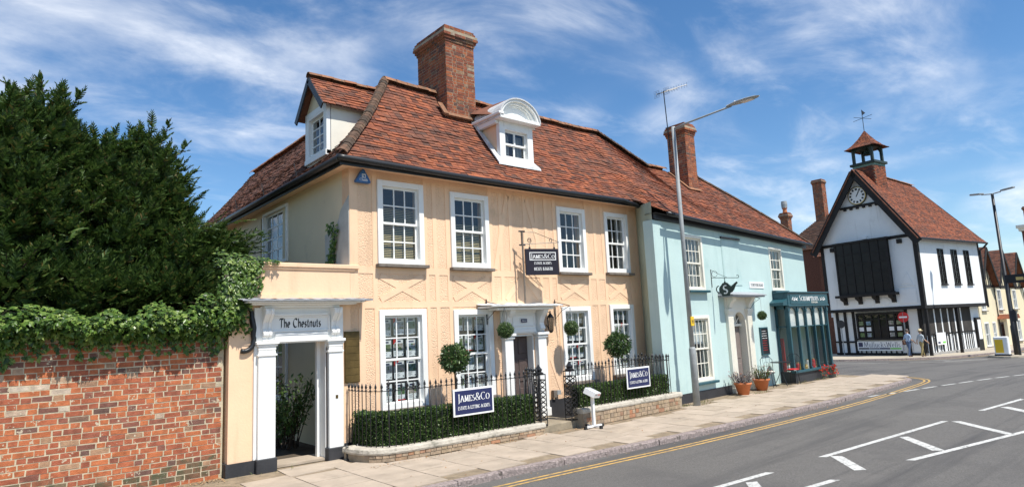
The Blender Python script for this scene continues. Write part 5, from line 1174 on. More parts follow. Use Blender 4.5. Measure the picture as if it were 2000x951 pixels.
m = MB(); m.tube([(13.85, eave_y(14.0)-.06, 5.02)]+[(x, eave_y(x)-.06, eave_z(x)-.05) for x in frange(14.2, 23.45, 8)], .055, 8); m.build('gutter', 'gutter', bh_, smooth=True)
m = MB(); m.prism([(13.52,10.02,4.88),(23.4,10.58,4.64),(23.4,10.58,4.80),(13.52,10.02,5.05)], (0.01,-.04,0)); m.build('fascia', 'black', bh_)
m = MB(); m.add([(13.45,9.88,5.03),(23.45,10.40,4.78),(23.45,10.8,4.80),(13.5,10.3,5.04)], [(3,2,1,0)]); m.build('soffit', 'plinth', bh_)
chimney('chimney', bh_, 18.05, 18.60, 11.80, 12.52, 6.2, 8.92, corb=.05, matb='brick_dirty')
m = MB(); m.bar((17.97, 12.5, 7.30), (17.97, 11.72, 6.55), .12, .03, (0,-.7,.7)); m.bar((17.95, 11.74, 6.57), (18.68, 11.74, 6.57), .11, .03, (0,-.7,.7)); m.build('flashing', 'ridge_tile', bh_)
# aerial
t = thing('tv_aerial', 'twin-rod television aerial on a mast by the blue house chimney', 'aerial', (18.0, 12.4, 8.3)); m = MB(); m.tube([(0,0,-.2),(-.10,0,1.9)], .018, 6); m.build('mast', 'iron', t, False)
for dy_ in (-.22, .22):
    m = MB(); a = V((-.25, dy_*.9, 1.80)); b = V((.45, dy_*.9-.4, 2.05)); m.tube([a, b], .012, 5)
    for k in range(9): q = a.lerp(b, k/8); m.tube([q+V((0,0,-.09)), q+V((0,0,.09))], .004, 4)
    for zz in frange(-.12,.12,5): m.tube([a+V((.02,-.12,zz)), a+V((.02,.12,zz))], .004, 4)
    m.build('antenna', 'iron', t, False)
MB().tube([(-.22,-.2,1.81),(-.22,.2,1.81)], .01, 5).build('crossbar', 'iron', t, False)
# teapot sign
t = thing('teapot_sign', 'dark teapot-shaped sign with a white S hanging from an iron bracket over the tearoom door', 'sign', (16.33, 10.21, 3.0))
M5 = Matrix.Rotation(R_(-90), 4, 'Z')      # local x points to the street
body = [(.43+.20*math.cos(a), .0+.165*math.sin(a)) for a in frange(0, 6.283, 28)][:-1]
m = MB(); m.prism([(p[0], -.015, p[1]) for p in body], (0,.03,0)); m.prism([(.58,-.014,-.06),(.60,-.014,.06),(.72,-.014,.15),(.80,-.014,.20),(.83,-.014,.165),(.76,-.014,.10),(.70,-.014,-.02),(.62,-.014,-.10)], (0,.028,0))
m.prism([(.31,-.014,.14),(.36,-.014,.19),(.41,-.014,.20),(.41,-.014,.235),(.45,-.014,.235),(.45,-.014,.20),(.50,-.014,.19),(.55,-.014,.14)], (0,.028,0)); m.prism([(.30,-.014,-.13),(.56,-.014,-.13),(.54,-.014,-.19),(.32,-.014,-.19)], (0,.028,0))
m.xf(M5).build('teapot', 'dark_green', t, False)
m = MB(); m.tube([(.23-.09*math.cos(a)-.0, 0, .02+.10*math.sin(a)) for a in frange(-1.5, 1.5, 10)], .016, 6); m.xf(M5).build('handle', 'dark_green', t, False)
m = letters('S', .36, -.115, .23, .15, nib=.2, ang=30, thin=.12, serif=0).xf(Matrix.Translation((0,-.018,0))); m.xf(M5); m.build('lettering', 'sign_white', t, False)
m = MB(); m.bar((0,0,.1),(0,0,.62), .03, .02); m.tube([(0,0,.38),(.86,0,.30)], .009, 5); m.tube([(.12+.09*math.cos(a),0,.48+.09*math.sin(a)) for a in frange(0,6.2,14)], .006, 4); m.tube([(.02,0,.60),(.3,0,.44),(.5,0,.35)], .006, 4); m.tube([(.84+.04*math.sin(a),0,.34-.04*math.cos(a)) for a in frange(0,4.2,8)], .008, 4); m.tube([(.43,0,.34),(.43,0,.22)], .006, 4); m.xf(M5).build('bracket', 'iron', t, False)
# street name plate and chalkboard, hung ball
def on_blue(x, y=0, z=0): c_, s_ = math.cos(R_(3.32)), math.sin(R_(3.32)); return (14.1+c_*x-s_*y, 10.08+s_*x+c_*y, z)
t = thing('street_name_plate', 'white street name plate on the turquoise wall above the chalkboard', 'sign', on_blue(4.58, -.02, 3.11), R_(3.32)); MB().box(0,0,0,1.02,.022,.2).build('plate', 'sign_white', t, False); letters('STORTFORD ROAD', .07, .055, .09, .88, nib=.16, serif=0, thin=.1).xf(Matrix.Translation((0,-.003,0))).build('lettering', 'black', t, False)
t = thing('chalkboard', 'black menu chalkboard in a dark frame on the turquoise wall by the tearoom', 'chalkboard', on_blue(4.95, -.05, .97), R_(3.32)); m = MB(); boxframe(m, 0, .52, 0, .88, .035, -.01, .052); m.build('frame', 'teal', t, False); MB().box(.035, .005, .035, .485, .03, .845).build('board', 'card_black', t, False)
m = MB(); m2 = MB()
for k in range(9):
    zz = .75-k*.075; a = .07+rnd(0,.05); b = .45-rnd(0,.1)
    x_ = a
    while x_ < b: l = rnd(.02,.07); (m if k < 4 else m2).box(x_, .001, zz, min(x_+l, b), .0045, zz+rnd(.010,.018)); x_ += l+.02
m.build('lettering', 'sign_white', t, False); m2.build('lettering', 'red', t, False)
ball('topiary ball hanging from a bird bracket between the tearoom door and chalkboard', (18.46, 9.90, 2.22), .135, 10.33, 18.60, 1500, False)
m = MB(); m.add([(0,0,0),(.05,0,.03),(.10,0,.035),(.13,0,.06),(.15,0,.05),(.12,0,.02),(.06,0,-.01)], [tuple(range(7))])
# flower pots
for (x_, y_, hh, lab, mt_) in ((16.80, 9.80, .36, 'terracotta pot of dark and silvery foliage with yellow flowers by the tearoom door', 'silver_leaf'), (18.12, 9.95, .36, 'terracotta pot of upright dried stems and pink flowers below the chalkboard', 'herb')):
    t = thing('flower_pot', lab, 'flower pot', (x_, y_, 0)); m = MB(); m.lathe([(.15,0),(.22,.27),(.245,.275),(.25,.33),(.225,.335),(.21,.28)], 18); m.build('pot', 'terracotta', t, False, smooth=True); MB().lathe([(.21,.27),(.2,.29)], 14).build('soil', 'earth', t, False)
    lf = MB(); fl = MB(); sm_ = MB()
    for k in range(46):
        b = V((rnd(-.15,.15), rnd(-.15,.15), .28)); tip = V((b.x*2+rnd(-.12,.12), b.y*2+rnd(-.1,.1), rnd(.45,.72 if mt_ == 'herb' else .66))); sm_.tube([b, b.lerp(tip,.6)+V((0,0,.05)), tip], [.005,.004,.002], 4)
        for j in range(13): t_ = rnd(.15,1); leaf_quad(lf, b.lerp(tip, t_), rdir()+V((0,0,.2)), V((0,0,1)), rnd(.04,.08), rnd(.018,.035))
        if k % 4 == 0:
            for j in range(7): a = j*.9; leaf_quad(fl, tip, V((math.cos(a), math.sin(a), .3)), V((0,0,1)), .035, .025)
    lf.build('leaves', mt_, t, False, kind='stuff'); sm_.build('stems', 'bark', t, False, kind='stuff'); fl.build('flowers', 'petal_mix', t, False, kind='stuff')
# bistro furniture
t = thing('bistro_table', 'small round dark metal bistro table outside the tearoom', 'table', (19.55, 10.02, 0)); MB().lathe([(.30,.715),(.31,.72),(.31,.735),(.29,.74)], 20).build('tabletop', 'iron', t, False)
for k in range(3): a = k*2.1; MB().tube([(.05*math.cos(a),.05*math.sin(a),.715),(.06*math.cos(a),.06*math.sin(a),.35),(.24*math.cos(a),.24*math.sin(a),.0)], .011, 5).build('leg', 'iron', t, False)
def bchair(x_, y_, rz, lab, cush):
    t = thing('bistro_chair', lab, 'chair', (x_, y_, 0), rz, 'bistro chairs'); MB().lathe([(.18,.43),(.19,.44),(.18,.455)], 16).build('seat', 'iron', t, False)
    MB().lathe([(.17,.455),(.18,.475),(.15,.49)], 16).build('cushion', cush, t, False)
    for k in range(4): a = .78+k*1.57; MB().tube([(.14*math.cos(a),.14*math.sin(a),.44),(.2*math.cos(a),.2*math.sin(a),0)], .01, 5).build('leg', 'iron', t, False)
    m = MB(); m.tube([(-.17,.12,.44),(-.18,.16,.85),(-.1,.18,.95),(.1,.18,.95),(.18,.16,.85),(.17,.12,.44)], .009, 5)
    for q in (-.09, 0, .09): m.tube([(q,.14,.46),(q*1.2,.18,.94)], .005, 4)
    m.tube([(.07*math.cos(a),.17,.72+.07*math.sin(a)) for a in frange(0,6.2,12)], .005, 4); m.build('backrest', 'iron', t, False)
bchair(18.95, 10.12, R_(100), 'round-backed black wire chair with a pale cushion at the bistro table', 'sign_cream'); bchair(20.05, 9.88, R_(-80), 'black wire chair with a red cushion at the bistro table', 'red')
# ------------------------------------------------------------------ tearoom shopfront
sf = thing('tearoom_shopfront', 'dark teal arched tearoom shopfront projecting from the turquoise house', 'shopfront', (20.33, 9.95, 0))
F = 9.95; XM = [20.33, 20.95, 21.54, 22.14, 22.73, 23.17]
m = MB(); m.box(20.30, F-.02, 2.52, 23.28, F+.10, 2.94); m.box(20.26, F-.07, 2.93, 23.32, 10.5, 2.97); m.box(20.28, F-.045, 2.48, 23.30, F+.06, 2.53); m.box(20.30, F+.10, 2.52, 20.36, 10.6, 2.94); bevel(m.build('fascia', 'teal', sf), .008, 1)
m = MB(); m.box(20.45, F-.03, 2.56, 23.14, F-.018, 2.88); m.build('sign_panel', 'teal', sf)
letters('SCRUMPTIOUS', 21.1, 2.67, .17, 1.42, caps=.8, nib=.14).xf(Matrix.Translation((0,F-.0325,0))).build('lettering', 'sign_white', sf); letters('TEAROOMS', 21.95, 2.585, .055, .5, nib=.2, serif=0, thin=.1).xf(Matrix.Translation((0,F-.0325,0))).build('lettering', 'sign_cream', sf)
m = MB()
for s_, x0_ in ((1, 20.55), (-1, 23.04)):
    for k in range(3): m.tube([(x0_+s_*(.09+k*.13+.05*math.cos(a)), F-.034, 2.73+.05*math.sin(a+k)) for a in frange(0, 4.6, 10)], .009, 4)
    m.tube([(x0_+s_*a*.42, F-.034, 2.70+.03*math.sin(a*12)) for a in frange(0,1,14)], .008, 4)
m.build('scroll', 'sign_white', sf, kind='stuff')
for k, x_ in enumerate(XM):
    w_ = .055 if 0 < k < 5 else .085; m = MB(); m.box(x_-w_/2, F, .38, x_+w_/2, F+.09, 2.50); m.box(x_-w_/2-.015, F-.015, 2.30, x_+w_/2+.015, F, 2.42); m.box(x_-w_/2-.02, F-.02, .38, x_+w_/2+.02, F, .46); bevel(m.build('mullion', 'teal', sf), .005, 1)
for a, b in zip(XM, XM[1:]):
    xc = (a+b)/2; r_ = (b-a)/2-.03; pts = [(xc+r_*math.cos(q), 2.22+.22*math.sin(q)) for q in frange(0, math.pi, 10)]; m = MB()
    for p, q in zip(pts, pts[1:]): m.prism([(p[0],F+.02,p[1]),(q[0],F+.02,q[1]),(q[0],F+.02,2.5),(p[0],F+.02,2.5)], (0,.05,0))
    m.build('arch', 'teal', sf); MB().box(a+.03, F+.03, 1.80, b-.03, F+.06, 1.83).build('transom', 'teal', sf)
    MB().add([(a,F+.05,.4),(b,F+.05,.4),(b,F+.05,2.46),(a,F+.05,2.46)], [(0,1,2,3)]).build('pane', 'glass_shop', sf)
    MB().add([(a+.03,F+.10,1.83),(b-.03,F+.10,1.83),(b-.03,F+.10,2.46),(a+.03,F+.10,2.46)], [(0,1,2,3)]).build('blind', 'sign_white', sf)
m = MB(); m.box(20.26, F-.07, .32, 23.30, F+.12, .39); bevel(m.build('sill', 'teal', sf), .008, 1); MB().box(20.30, F-.01, -.1, 23.27, F+.10, .32).build('stallriser', 'plinth', sf)
m = MB(); m.box(20.31, F+.10, -.1, 20.36, 10.52, .36); m.build('side_riser', 'plinth', sf)
m = MB(); m.box(20.31, F+.1, .36, 20.36, F+.15, 2.5); m.box(20.31, 10.36, .36, 20.36, 10.5, 2.5); m.box(20.31, F+.1, 2.4, 20.36, 10.5, 2.52); m.box(20.31, F+.1, 1.8, 20.36, 10.5, 1.84); m.build('side_frame', 'teal', sf); MB().add([(20.335,F+.12,.36),(20.335,10.4,.36),(20.335,10.4,2.42),(20.335,F+.12,2.42)], [(0,1,2,3)]).build('pane', 'glass_shop', sf)
m = MB(); m.box(23.17, F+.1, .0, 23.24, 10.6, 2.5); m.build('end_wall', 'teal', sf)
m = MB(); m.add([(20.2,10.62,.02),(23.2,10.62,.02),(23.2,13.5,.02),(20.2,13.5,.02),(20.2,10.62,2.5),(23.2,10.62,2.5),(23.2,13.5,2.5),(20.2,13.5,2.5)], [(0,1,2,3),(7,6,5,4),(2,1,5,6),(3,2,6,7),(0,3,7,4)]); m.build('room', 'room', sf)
m = MB(); m.box(20.4, F+.12, .30, 23.15, 10.6, .34); m.build('window_shelf', 'sign_cream', sf)
MB().prism([(20.0,10.45,2.52),(20.3,10.45,2.52),(20.3,10.45,2.75),(20.0,10.45,2.62)], (0,-.5,0)).build('canopy', 'teal', sf)
jl = ['white jar nearest the side window', 'paper-white tin', 'red tin', 'yellow tin', 'gilt jar', 'second white jar', 'second red tin', 'second yellow tin', 'gilt jar at the far end']; jm = ['sign_white', 'paper', 'red', 'yellow_sign', 'gold', 'sign_white', 'red', 'yellow_sign', 'gold']
for k in range(9):
    x_ = 20.5+k*.29+rnd(-.05,.05); t = thing('cake_jar', jl[k]+' standing on the tearoom window shelf', 'jar', (x_, F+.24+rnd(0,.15), .34), 0, 'jars on the tearoom shelf'); h_ = rnd(.1,.28); MB().lathe([(.05,0),(.06,.02),(.06,h_),(.03,h_+.03)], 10).build('body', jm[k], t, False); MB().lathe([(.045,h_+.03),(.045,h_+.06)], 10).build('lid', 'gold', t, False)
t = thing('red_display_screen', 'red panel standing inside the tearoom side window', 'panel', (20.55, 10.35, .34)); MB().box(0,0,.0,.03,.28,1.1).build('panel', 'red', t, False)
# red flowers by the stallriser, weeds, dead leaves
t = thing('red_bedding_flowers', 'clump of red flowers growing at the foot of the tearoom shopfront', 'flowers', (22.4, F-.12, 0)); lf = MB(); fl = MB()
for k in range(130):
    x_ = random.choice((-.45,-.2,.42,.5))+rnd(-.18,.18); z_ = rnd(.02,.38); p = V((x_, rnd(-.09,.07), z_)); leaf_quad(lf, p, rdir()+V((0,0,.5)), V((0,-1,.5)), rnd(.05,.1), .03)
    if k % 3 == 0:
        for j in range(5): leaf_quad(fl, p+V((0,-.03,.08)), rdir(), rdir(), .05, .04)
lf.build('leaves', 'herb', t, False, kind='stuff'); fl.build('flowers', 'petal_red', t, False, kind='stuff')
wd_ = MB(); dl = MB()
for (cx_, cy_, n_, sp) in ((13.75, 9.72, 60, .22), (14.75, 9.75, 34, .2), (14.3, 9.5, 14, .12), (17.3, 9.55, 30, .3), (12.4, 9.6, 14, .5), (20.7, 9.85, 26, .3), (21.9, 9.85, 20, .4), (3.3, 10.7, 10, .4)):
    for k in range(n_): p = V((cx_+random.gauss(0, sp), cy_+random.gauss(0, .05), 0)); leaf_quad(wd_, p, V((rnd(-1,1), rnd(-1,1), rnd(.3,1.5))), rdir(), rnd(.04,.11), .012)
wd_.build('pavement_weeds', 'weed', kind='stuff')
for k in range(560):
    f = random.random()
    if f < .30: p = V((2.6+rnd(-.5,.5)*.9, 11.0-abs(random.gauss(0,.12)), .004))
    elif f < .6: x_ = rnd(5, 13.3); p = V((x_, 9.68-abs(random.gauss(0,.07)) if x_ < 9 else 9.55-abs(random.gauss(0,.05)), .004))
    elif f < .8: x_ = rnd(5, 21); p = V((x_, kerbY(x_)-.06-abs(random.gauss(0,.06)), zr(x_)+.006))
    else: p = V((rnd(3,20), rnd(7.9,9.6), .006))
    d = V((rnd(-1,1), rnd(-1,1), rnd(0,.35))); leaf_quad(dl, p, d, V((0,0,1)), rnd(.02,.05), rnd(.012,.028))
dl.build('fallen_leaves', 'dry_leaf', kind='stuff')
# ------------------------------------------------------------------ old town hall
ZT = -.62
th = thing('old_town_hall', 'white jettied old town hall with clock gable, bell turret and red tiled roof', 'town hall', (44, 13.05, ZT), R_(-8))
class TM(MB):
    def build(s, name, mats, parent=None, world=False, **k): return MB.build(s.xf(Matrix.Translation((0,0,-ZT))), name, mats, parent, False, **k)
def T(): return TM()
GV, SU = 6.2, 8.5
# local x = along the side street front (u), local y = along the gable (v)
m = T(); m.box(0, 0, 2.42, SU, GV, 6.9); m.build('upper_wall', 'white_wall', th)
m = T(); m.prism([(.0,0,6.9),(0,GV,6.9),(0,GV/2,11.35)], (.25,0,0)); m.build('gable', 'white_wall', th)
m = T(); m.box(.55, .55, -.8, SU, GV, 2.35); m.build('lower_wall', 'white_wall', th)
m = T(); m.box(-.03, -.03, 2.30, SU, GV+.03, 2.50); m.build('jetty_beam', 'timber', th)
m = T(); m.box(-.04, -.04, 2.5, .20, .20, 6.8); m.build('corner_post', 'timber', th); m = T(); m.box(-.03, GV-.2, 2.5, .2, GV+.03, 6.8); m.build('corner_post', 'timber', th); m = T(); m.box(SU-.16, -.035, 2.5, SU+.02, .2, 6.6); m.build('corner_post', 'timber', th)
m = T(); m.box(-.06, -.1, 6.78, .1, GV+.1, 6.98); m.build('tie_beam', 'timber', th)
m = T(); m.box(-.10, 1.75, 9.22, .02, GV-1.75, 9.36); bm_ = m.build('collar_beam', 'timber', th)
[T().box(-.14, 1.95+k*.42, 9.10, .02, 2.11+k*.42, 9.22).build('bracket', 'timber', bm_) for k in range(6)]
for z_ in (6.45,): 
    for v_ in (.95, 5.35): m = T(); m.box(-.14, v_-.14, 6.45, .0, v_+.14, 6.72); m.build('beam_end', 'timber', th)
# plaster relief panels
m = T(); m.box(-.03, .35, 2.66, .0, 1.38, 3.6); m.prism([(-.03,.5,3.86),(-.03,1.2,3.86),(-.03,.78,4.65)], (.03,0,0)); m.box(-.035, .4, 3.72, 0, 1.3, 3.78); bevel(m.build('plaster_relief', 'white_wall', th), .02, 2)
m = T()
for v_ in (2.35, 3.3, 4.25): m.prism([(-.025, v_+.33*math.cos(a), 2.86+.26*math.sin(a)) for a in frange(0, math.pi*2, 14)[:-1]], (.025,0,0))
bevel(m.build('plaster_relief', 'white_wall', th), .012, 1)
# oriel window
m = T(); boxframe_ = None
xo = -.38; va, vb, za, zb = 1.58, 5.05, 3.42, 6.82
m.box(xo, va, za-.02, .0, vb, za+.08); m.box(xo-.05, va-.08, zb, .0, vb+.08, zb+.14); m.box(xo, va, za, xo+.1, va+.1, zb); m.box(xo, vb-.1, za, xo+.1, vb, zb); orl = m.build('oriel_window', 'timber', th)
cs, rs = 6, 5; m = T()
for c in range(1, cs): v_ = lerp(va, vb, c/cs); m.box(xo+.01, v_-.03, za, xo+.09, v_+.03, zb)
for r in range(1, rs): z_ = lerp(za, zb, r/rs); m.box(xo+.015, va, z_-.025, xo+.085, vb, z_+.025)
m.build('glazing_bars', 'timber', orl)
for c in range(cs):
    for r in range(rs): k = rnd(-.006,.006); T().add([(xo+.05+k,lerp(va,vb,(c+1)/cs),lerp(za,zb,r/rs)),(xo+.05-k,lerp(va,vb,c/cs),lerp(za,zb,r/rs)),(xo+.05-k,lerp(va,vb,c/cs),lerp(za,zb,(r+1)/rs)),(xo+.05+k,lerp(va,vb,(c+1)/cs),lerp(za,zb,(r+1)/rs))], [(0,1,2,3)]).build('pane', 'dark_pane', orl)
m = T(); m.box(-.03, va+.05, za, .0, vb-.05, zb); m.build('backing', 'room', orl)
m = T(); m.box(xo-.16, va-.22, 3.26, .0, vb+.22, 3.42); m.build('sill', 'timber', orl)
for v_ in (1.72, 2.75, 3.85, 4.85): m = T(); m.prism([(0,v_-.13,2.78),(0,v_-.13,3.26),(-.48,v_-.13,3.26),(-.44,v_-.13,3.12),(-.12,v_-.13,2.98),(-.08,v_-.13,2.78)], (0,.26,0)); m.build('sill_bracket', 'timber', orl)
# side windows
for a, b in ((2.50, 3.25), (4.32, 5.12), (6.12, 6.85)):
    m = T(); boxframe(m, a, b, 3.78, 6.05, .06, -.05, .02); w_ = m.build('window', 'timber', th); m = T()
    for c in (1, 2): x_ = lerp(a, b, c/3); m.box(x_-.018, -.045, 3.8, x_+.018, .0, 6.0)
    for r in range(1, 6): z_ = lerp(3.8, 6.0, r/6); m.box(a+.05, -.044, z_-.016, b-.05, .0, z_+.016)
    m.build('glazing_bars', 'timber', w_); T().add([(a+.05,-.012,3.8),(b-.05,-.012,3.8),(b-.05,-.012,6.0),(a+.05,-.012,6.0)], [(0,1,2,3)]).build('pane', 'glass_dark', w_); T().box(a+.04, -.005, 3.8, b-.04, .004, 6.0).build('shade', 'room', w_); T().box(a-.05, -.1, 3.70, b+.05, .0, 3.78).build('sill', 'timber', w_)
# roof
AP = 11.72; EV = 6.62
def APu(u): return 11.74-.068*max(0, u)
def thP(s_): return lambda u, t: V((u, lerp(-.38 if s_ < 0 else GV+.38, GV/2, t), lerp(EV, APu(u), t*(.93+.07*t))-ZT))
def thr(t): return (-.42, lerp(SU+.45, 7.6, t) if t < 2 else 0)
for s_ in (-1, 1):
    sheet_roof(thP(s_), thr, 'roof', 'tile_dark', th, 10, 8, flip=s_ > 0, world=False)
    tiled('roof_tiles', thP(s_), 1, 54, thr, ('tile', 'tile_o'), th, world=False, flip=1 if s_ < 0 else -1, w=.18)
    m = T(); ye = -.36 if s_ < 0 else GV+.36; m.bar((-.44, ye, EV-.28), (-.44, GV/2, AP-.22), .05, .52, (0,0,1)); m.build('bargeboard', 'timber', th)
    m = T(); m.bar((-.48, ye, EV-.06), (-.48, GV/2, AP-.0), .10, .06, (0,0,1)); m.build('verge', 'tile_dark', th)
m = T(); m.add([(SU+.45,-.38,EV),(SU+.45,GV+.38,EV),(7.6,GV/2,APu(7.6))], [(0,1,2)]); m.build('rear_hip', 'tile_dark', th)
m = T(); m.tube([(-.3,-.42,EV-.05),(SU+.45,-.42,EV-.05),(SU+.3,-.2,EV-.35),(SU+.05,-.06,EV-.5),(SU+.05,-.06,2.2)], .06, 6); m.build('gutter', 'gutter', th)
along('ridge_tile', [(2.7, GV/2, APu(2.7)-ZT), (7.6, GV/2, APu(7.6)-ZT)], 'ridge_tile', th, r=.12, ln=.36, step=.34, world=False)
# clock
m = T(); prof = None
ck = thing  # placeholder name not used for objects
def disc(mb, r, x0, x1, c=(3.20, 9.98), n=36): mb.prism([(x0, c[0]+r*math.cos(a), c[1]+r*math.sin(a)) for a in frange(0, 2*math.pi, n)[:-1]], (x1-x0,0,0)); return mb
clk = disc(T(), .62, -.10, .0).build('clock', 'dark_green', th); disc(T(), .585, -.112, -.10).build('clock_rim', 'gold', clk); disc(T(), .54, -.120, -.112).build('clock_face', 'sign_white', clk)
m = T()
for k in range(12): a = R_(k*30); d = V((0, -math.sin(a), math.cos(a))); c_ = V((-.122, 3.20, 9.98)); m.bar(c_+d*.36, c_+d*.50, .11 if k % 3 else .14, .004, (1,0,0))
m.build('numeral', 'black', clk); disc(T(), .30, -.124, -.120).build('dial_centre', 'sign_white', clk)
for a, l, w_ in ((32, .30, .06), (27, .46, .04)): a = R_(a); d = V((0, -math.sin(a), math.cos(a))); c_ = V((-.13, 3.20, 9.98)); m = T(); m.bar(c_-d*.08, c_+d*l, w_, .006, (1,0,0)); m.build('clock_hand', 'black', clk)
m = T(); m.box(-.2, 3.0, 11.0, 0, 3.22, 11.12); m.build('beam_end', 'timber', th)
# bell turret
tcu, tcv = 1.7, GV/2; hb = .70
m = T(); m.box(tcu-hb, tcv-hb, 10.2, tcu+hb, tcv+hb, 12.05); tur = m.build('turret_base', 'mortar_dark', th); m = T()
for k in range(14):
    z_ = 10.5+k*.112
    for j in range(8):
        a = -hb+j*.19+(.09 if k % 2 else 0); b = min(a+.18, hb); m.prism([(tcu+a,tcv-hb-.03,z_-.03),(tcu+b,tcv-hb-.03,z_-.03),(tcu+b,tcv-hb-.01,z_+.11),(tcu+a,tcv-hb-.01,z_+.11)], (0,.02,0)); m.prism([(tcu-hb-.03,tcv+a,z_-.03),(tcu-hb-.03,tcv+b,z_-.03),(tcu-hb-.01,tcv+b,z_+.11),(tcu-hb-.01,tcv+a,z_+.11)], (.02,0,0))
m.build('turret_tiles', 'tile', tur, kind='stuff'); m = T(); m.box(tcu-hb-.02, tcv-hb-.02, 12.05, tcu+hb+.02, tcv+hb+.02, 12.2, 0); m.build('turret_band', 'copper', tur); m = T(); m.box(tcu-hb-.14, tcv-hb-.14, 12.2, tcu+hb+.14, tcv+hb+.14, 12.36); m.build('turret_platform', 'dark_green', tur)
for i_ in (-1, 0, 1):
    for j_ in (-1, 0, 1):
        if (i_ == 0) == (j_ == 0) and i_ == 0: continue
        if i_ == 0 or j_ == 0: continue
        x_, y_ = tcu+i_*.62, tcv+j_*.62; m = T(); m.box(x_-.08, y_-.08, 12.36, x_+.08, y_+.08, 13.42); m.build('turret_post', 'dark_green', tur)
m = T()
for i_, j_ in ((0,-1),(0,1),(-1,0),(1,0)):
    for s_ in (-1, 1):
        q = [(s_*.54, 13.42), (s_*.54, 13.05), (s_*.47, 13.2), (s_*.4, 13.34), (s_*.2, 13.40), (s_*.2, 13.42)]
        if j_: m.prism([(tcu+a, tcv+j_*.62-.04, b) for a, b in q], (0,.08,0))
        else: m.prism([(tcu+i_*.62-.04, tcv+a, b) for a, b in q], (.08,0,0))
m.box(tcu-.7, tcv-.7, 13.38, tcu+.7, tcv+.7, 13.46); m.build('turret_braces', 'dark_green', tur)
m = T(); m.lathe([(.05,.42),(.16,.38),(.20,.15),(.28,.0)], 12, (tcu, tcv, 12.95)); m.tube([(tcu,tcv,13.3),(tcu,tcv,13.4)], .03, 6); m.build('bell', 'dark_green', tur)
def tp(k, s_):
    def P(u, t): w_ = lerp(1.02, .0, t*(1.15-.15*t)) if t < 1 else 0; w_ = max(w_, .001); z_ = 13.38+1.32*(t**1.35) - ZT; a = u/1.02*w_; c_ = [(a,-w_),(w_,a),(-a,w_),(-w_,-a)][k]; return V((tcu+c_[0], tcv+c_[1], z_))
    return P
for k in range(4):
    sheet_roof(tp(k, 1), lambda t: (-1.02, 1.02), 'turret_roof', 'tile_dark', th, 4, 8, world=False); tiled('turret_roof_tiles', tp(k, 1), 1, 13, lambda t: (-1.02, 1.02), ('tile', 'tile_o'), th, world=False, w=.19)
m = T(); m.tube([(tcu,tcv,14.6),(tcu,tcv,16.2)], .022, 5); m.tube([(tcu-.75,tcv+.2,15.6),(tcu+.75,tcv-.2,15.6)], .016, 4); m.tube([(tcu+.2,tcv+.75,15.6),(tcu-.2,tcv-.75,15.6)], .016, 4); m.prism([(tcu-.02,tcv-.02,15.8),(tcu+.3,tcv-.08,16.0),(tcu+.0,tcv,16.2)], (.01,.01,0)); m.build('weather_vane', 'iron', th)
# ground floor: gable side
m = T()
for v_ in (.62, 1.42, 4.78, 5.35, 5.9): m.box(.49, v_-.09, -.6, .56, v_+.09, 2.3)
m.box(.49, .55, -.75, .56, GV, -.42); m.box(.48, 4.6, .25, .56, GV, .36); m.build('ground_timber', 'timber', th)
m = T(); m.box(.36, 1.55, .5, .56, 1.66, 2.15); m.box(.36, 4.42, .5, .56, 4.53, 2.15); m.box(.36, 1.55, 2.05, .56, 4.53, 2.2); m.box(.30, 1.5, .42, .56, 4.58, .54)
for k in range(1, 6): v_ = lerp(1.6, 4.5, k/6); m.box(.39, v_-.03, .5, .5, v_+.03, 2.1)
m.box(.40, 1.6, 1.72, .5, 4.5, 1.78); bw = m.build('shop_window', 'timber', th); T().add([(.44,4.5,.5),(.44,1.6,.5),(.44,1.6,2.1),(.44,4.5,2.1)], [(0,1,2,3)]).build('pane', 'glass_dark', bw); T().box(.53, 1.6, .5, .545, 4.5, 2.1).build('backing', 'room', bw)
for c in (0, 1, 4, 5):
    for r in range(3): v_ = lerp(1.6, 4.5, (5-c+.5)/6); m = T(); z_ = .62+r*.38; m.add([(.42,v_+.15,z_),(.42,v_-.15,z_),(.42,v_-.15,z_+.26),(.42,v_+.15,z_+.26)], [(0,1,2,3)], r % 2); m.build('card', ['photo', 'paper'], bw)
m = T(); [m.box(.505, 1.9+k*.32, -.42, .55, 1.97+k*.32, -.2) for k in range(9)]; m.build('ground_timber', 'timber', th)
# ground floor: side street
m = T()
m.box(.56, .49, -.7, .68, .56, 2.3)
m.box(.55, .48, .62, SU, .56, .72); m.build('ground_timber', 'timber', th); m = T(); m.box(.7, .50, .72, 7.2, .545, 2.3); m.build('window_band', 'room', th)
m = T(); [m.box(u_, .505, .72, u_+.05, .54, 2.1) for u_ in frange(.8, 7.0, 16)]; m.build('window_bars', 'timber', th)
for u_ in (2.1, 3.0, 3.9, 4.8, 5.7, 7.2): T().box(u_-.07, .485, -.5, u_+.07, .50, 2.25).build('window_post', 'white_wall', th)
m = T(); [m.box(u_-.02, .50, -.5, u_+.02, .55, .62) for u_ in frange(.8, 7.2, 22)]; m.build('plank_strip', 'timber', th)
m = T(); m.box(.5, .38, -.9, 7.5, .56, -.45); m.build('plinth', 'grey_stone', th)
m = T(); [m.box(u_, -.02, 2.28, u_+.16, .5, 2.42) for u_ in frange(.3, 8.1, 18)]; m.build('joist_end', 'timber', th)
for u_ in (.25, 4.25): m = T(); m.box(u_-.07, .02, -.8, u_+.07, .18, 2.3); m.build('post', 'timber', th)
m = T(); m.box(7.6, .4, -.8, 8.3, .56, 1.55); m.build('side_door', 'timber', th); T().box(7.72, .38, .1, 8.2, .405, 1.4).build('notice', 'white_wall', th)
m = T(); m.box(SU, .5, -.9, SU+.12, 3, 2.35); m.build('end_wall', 'cream_ext', th)
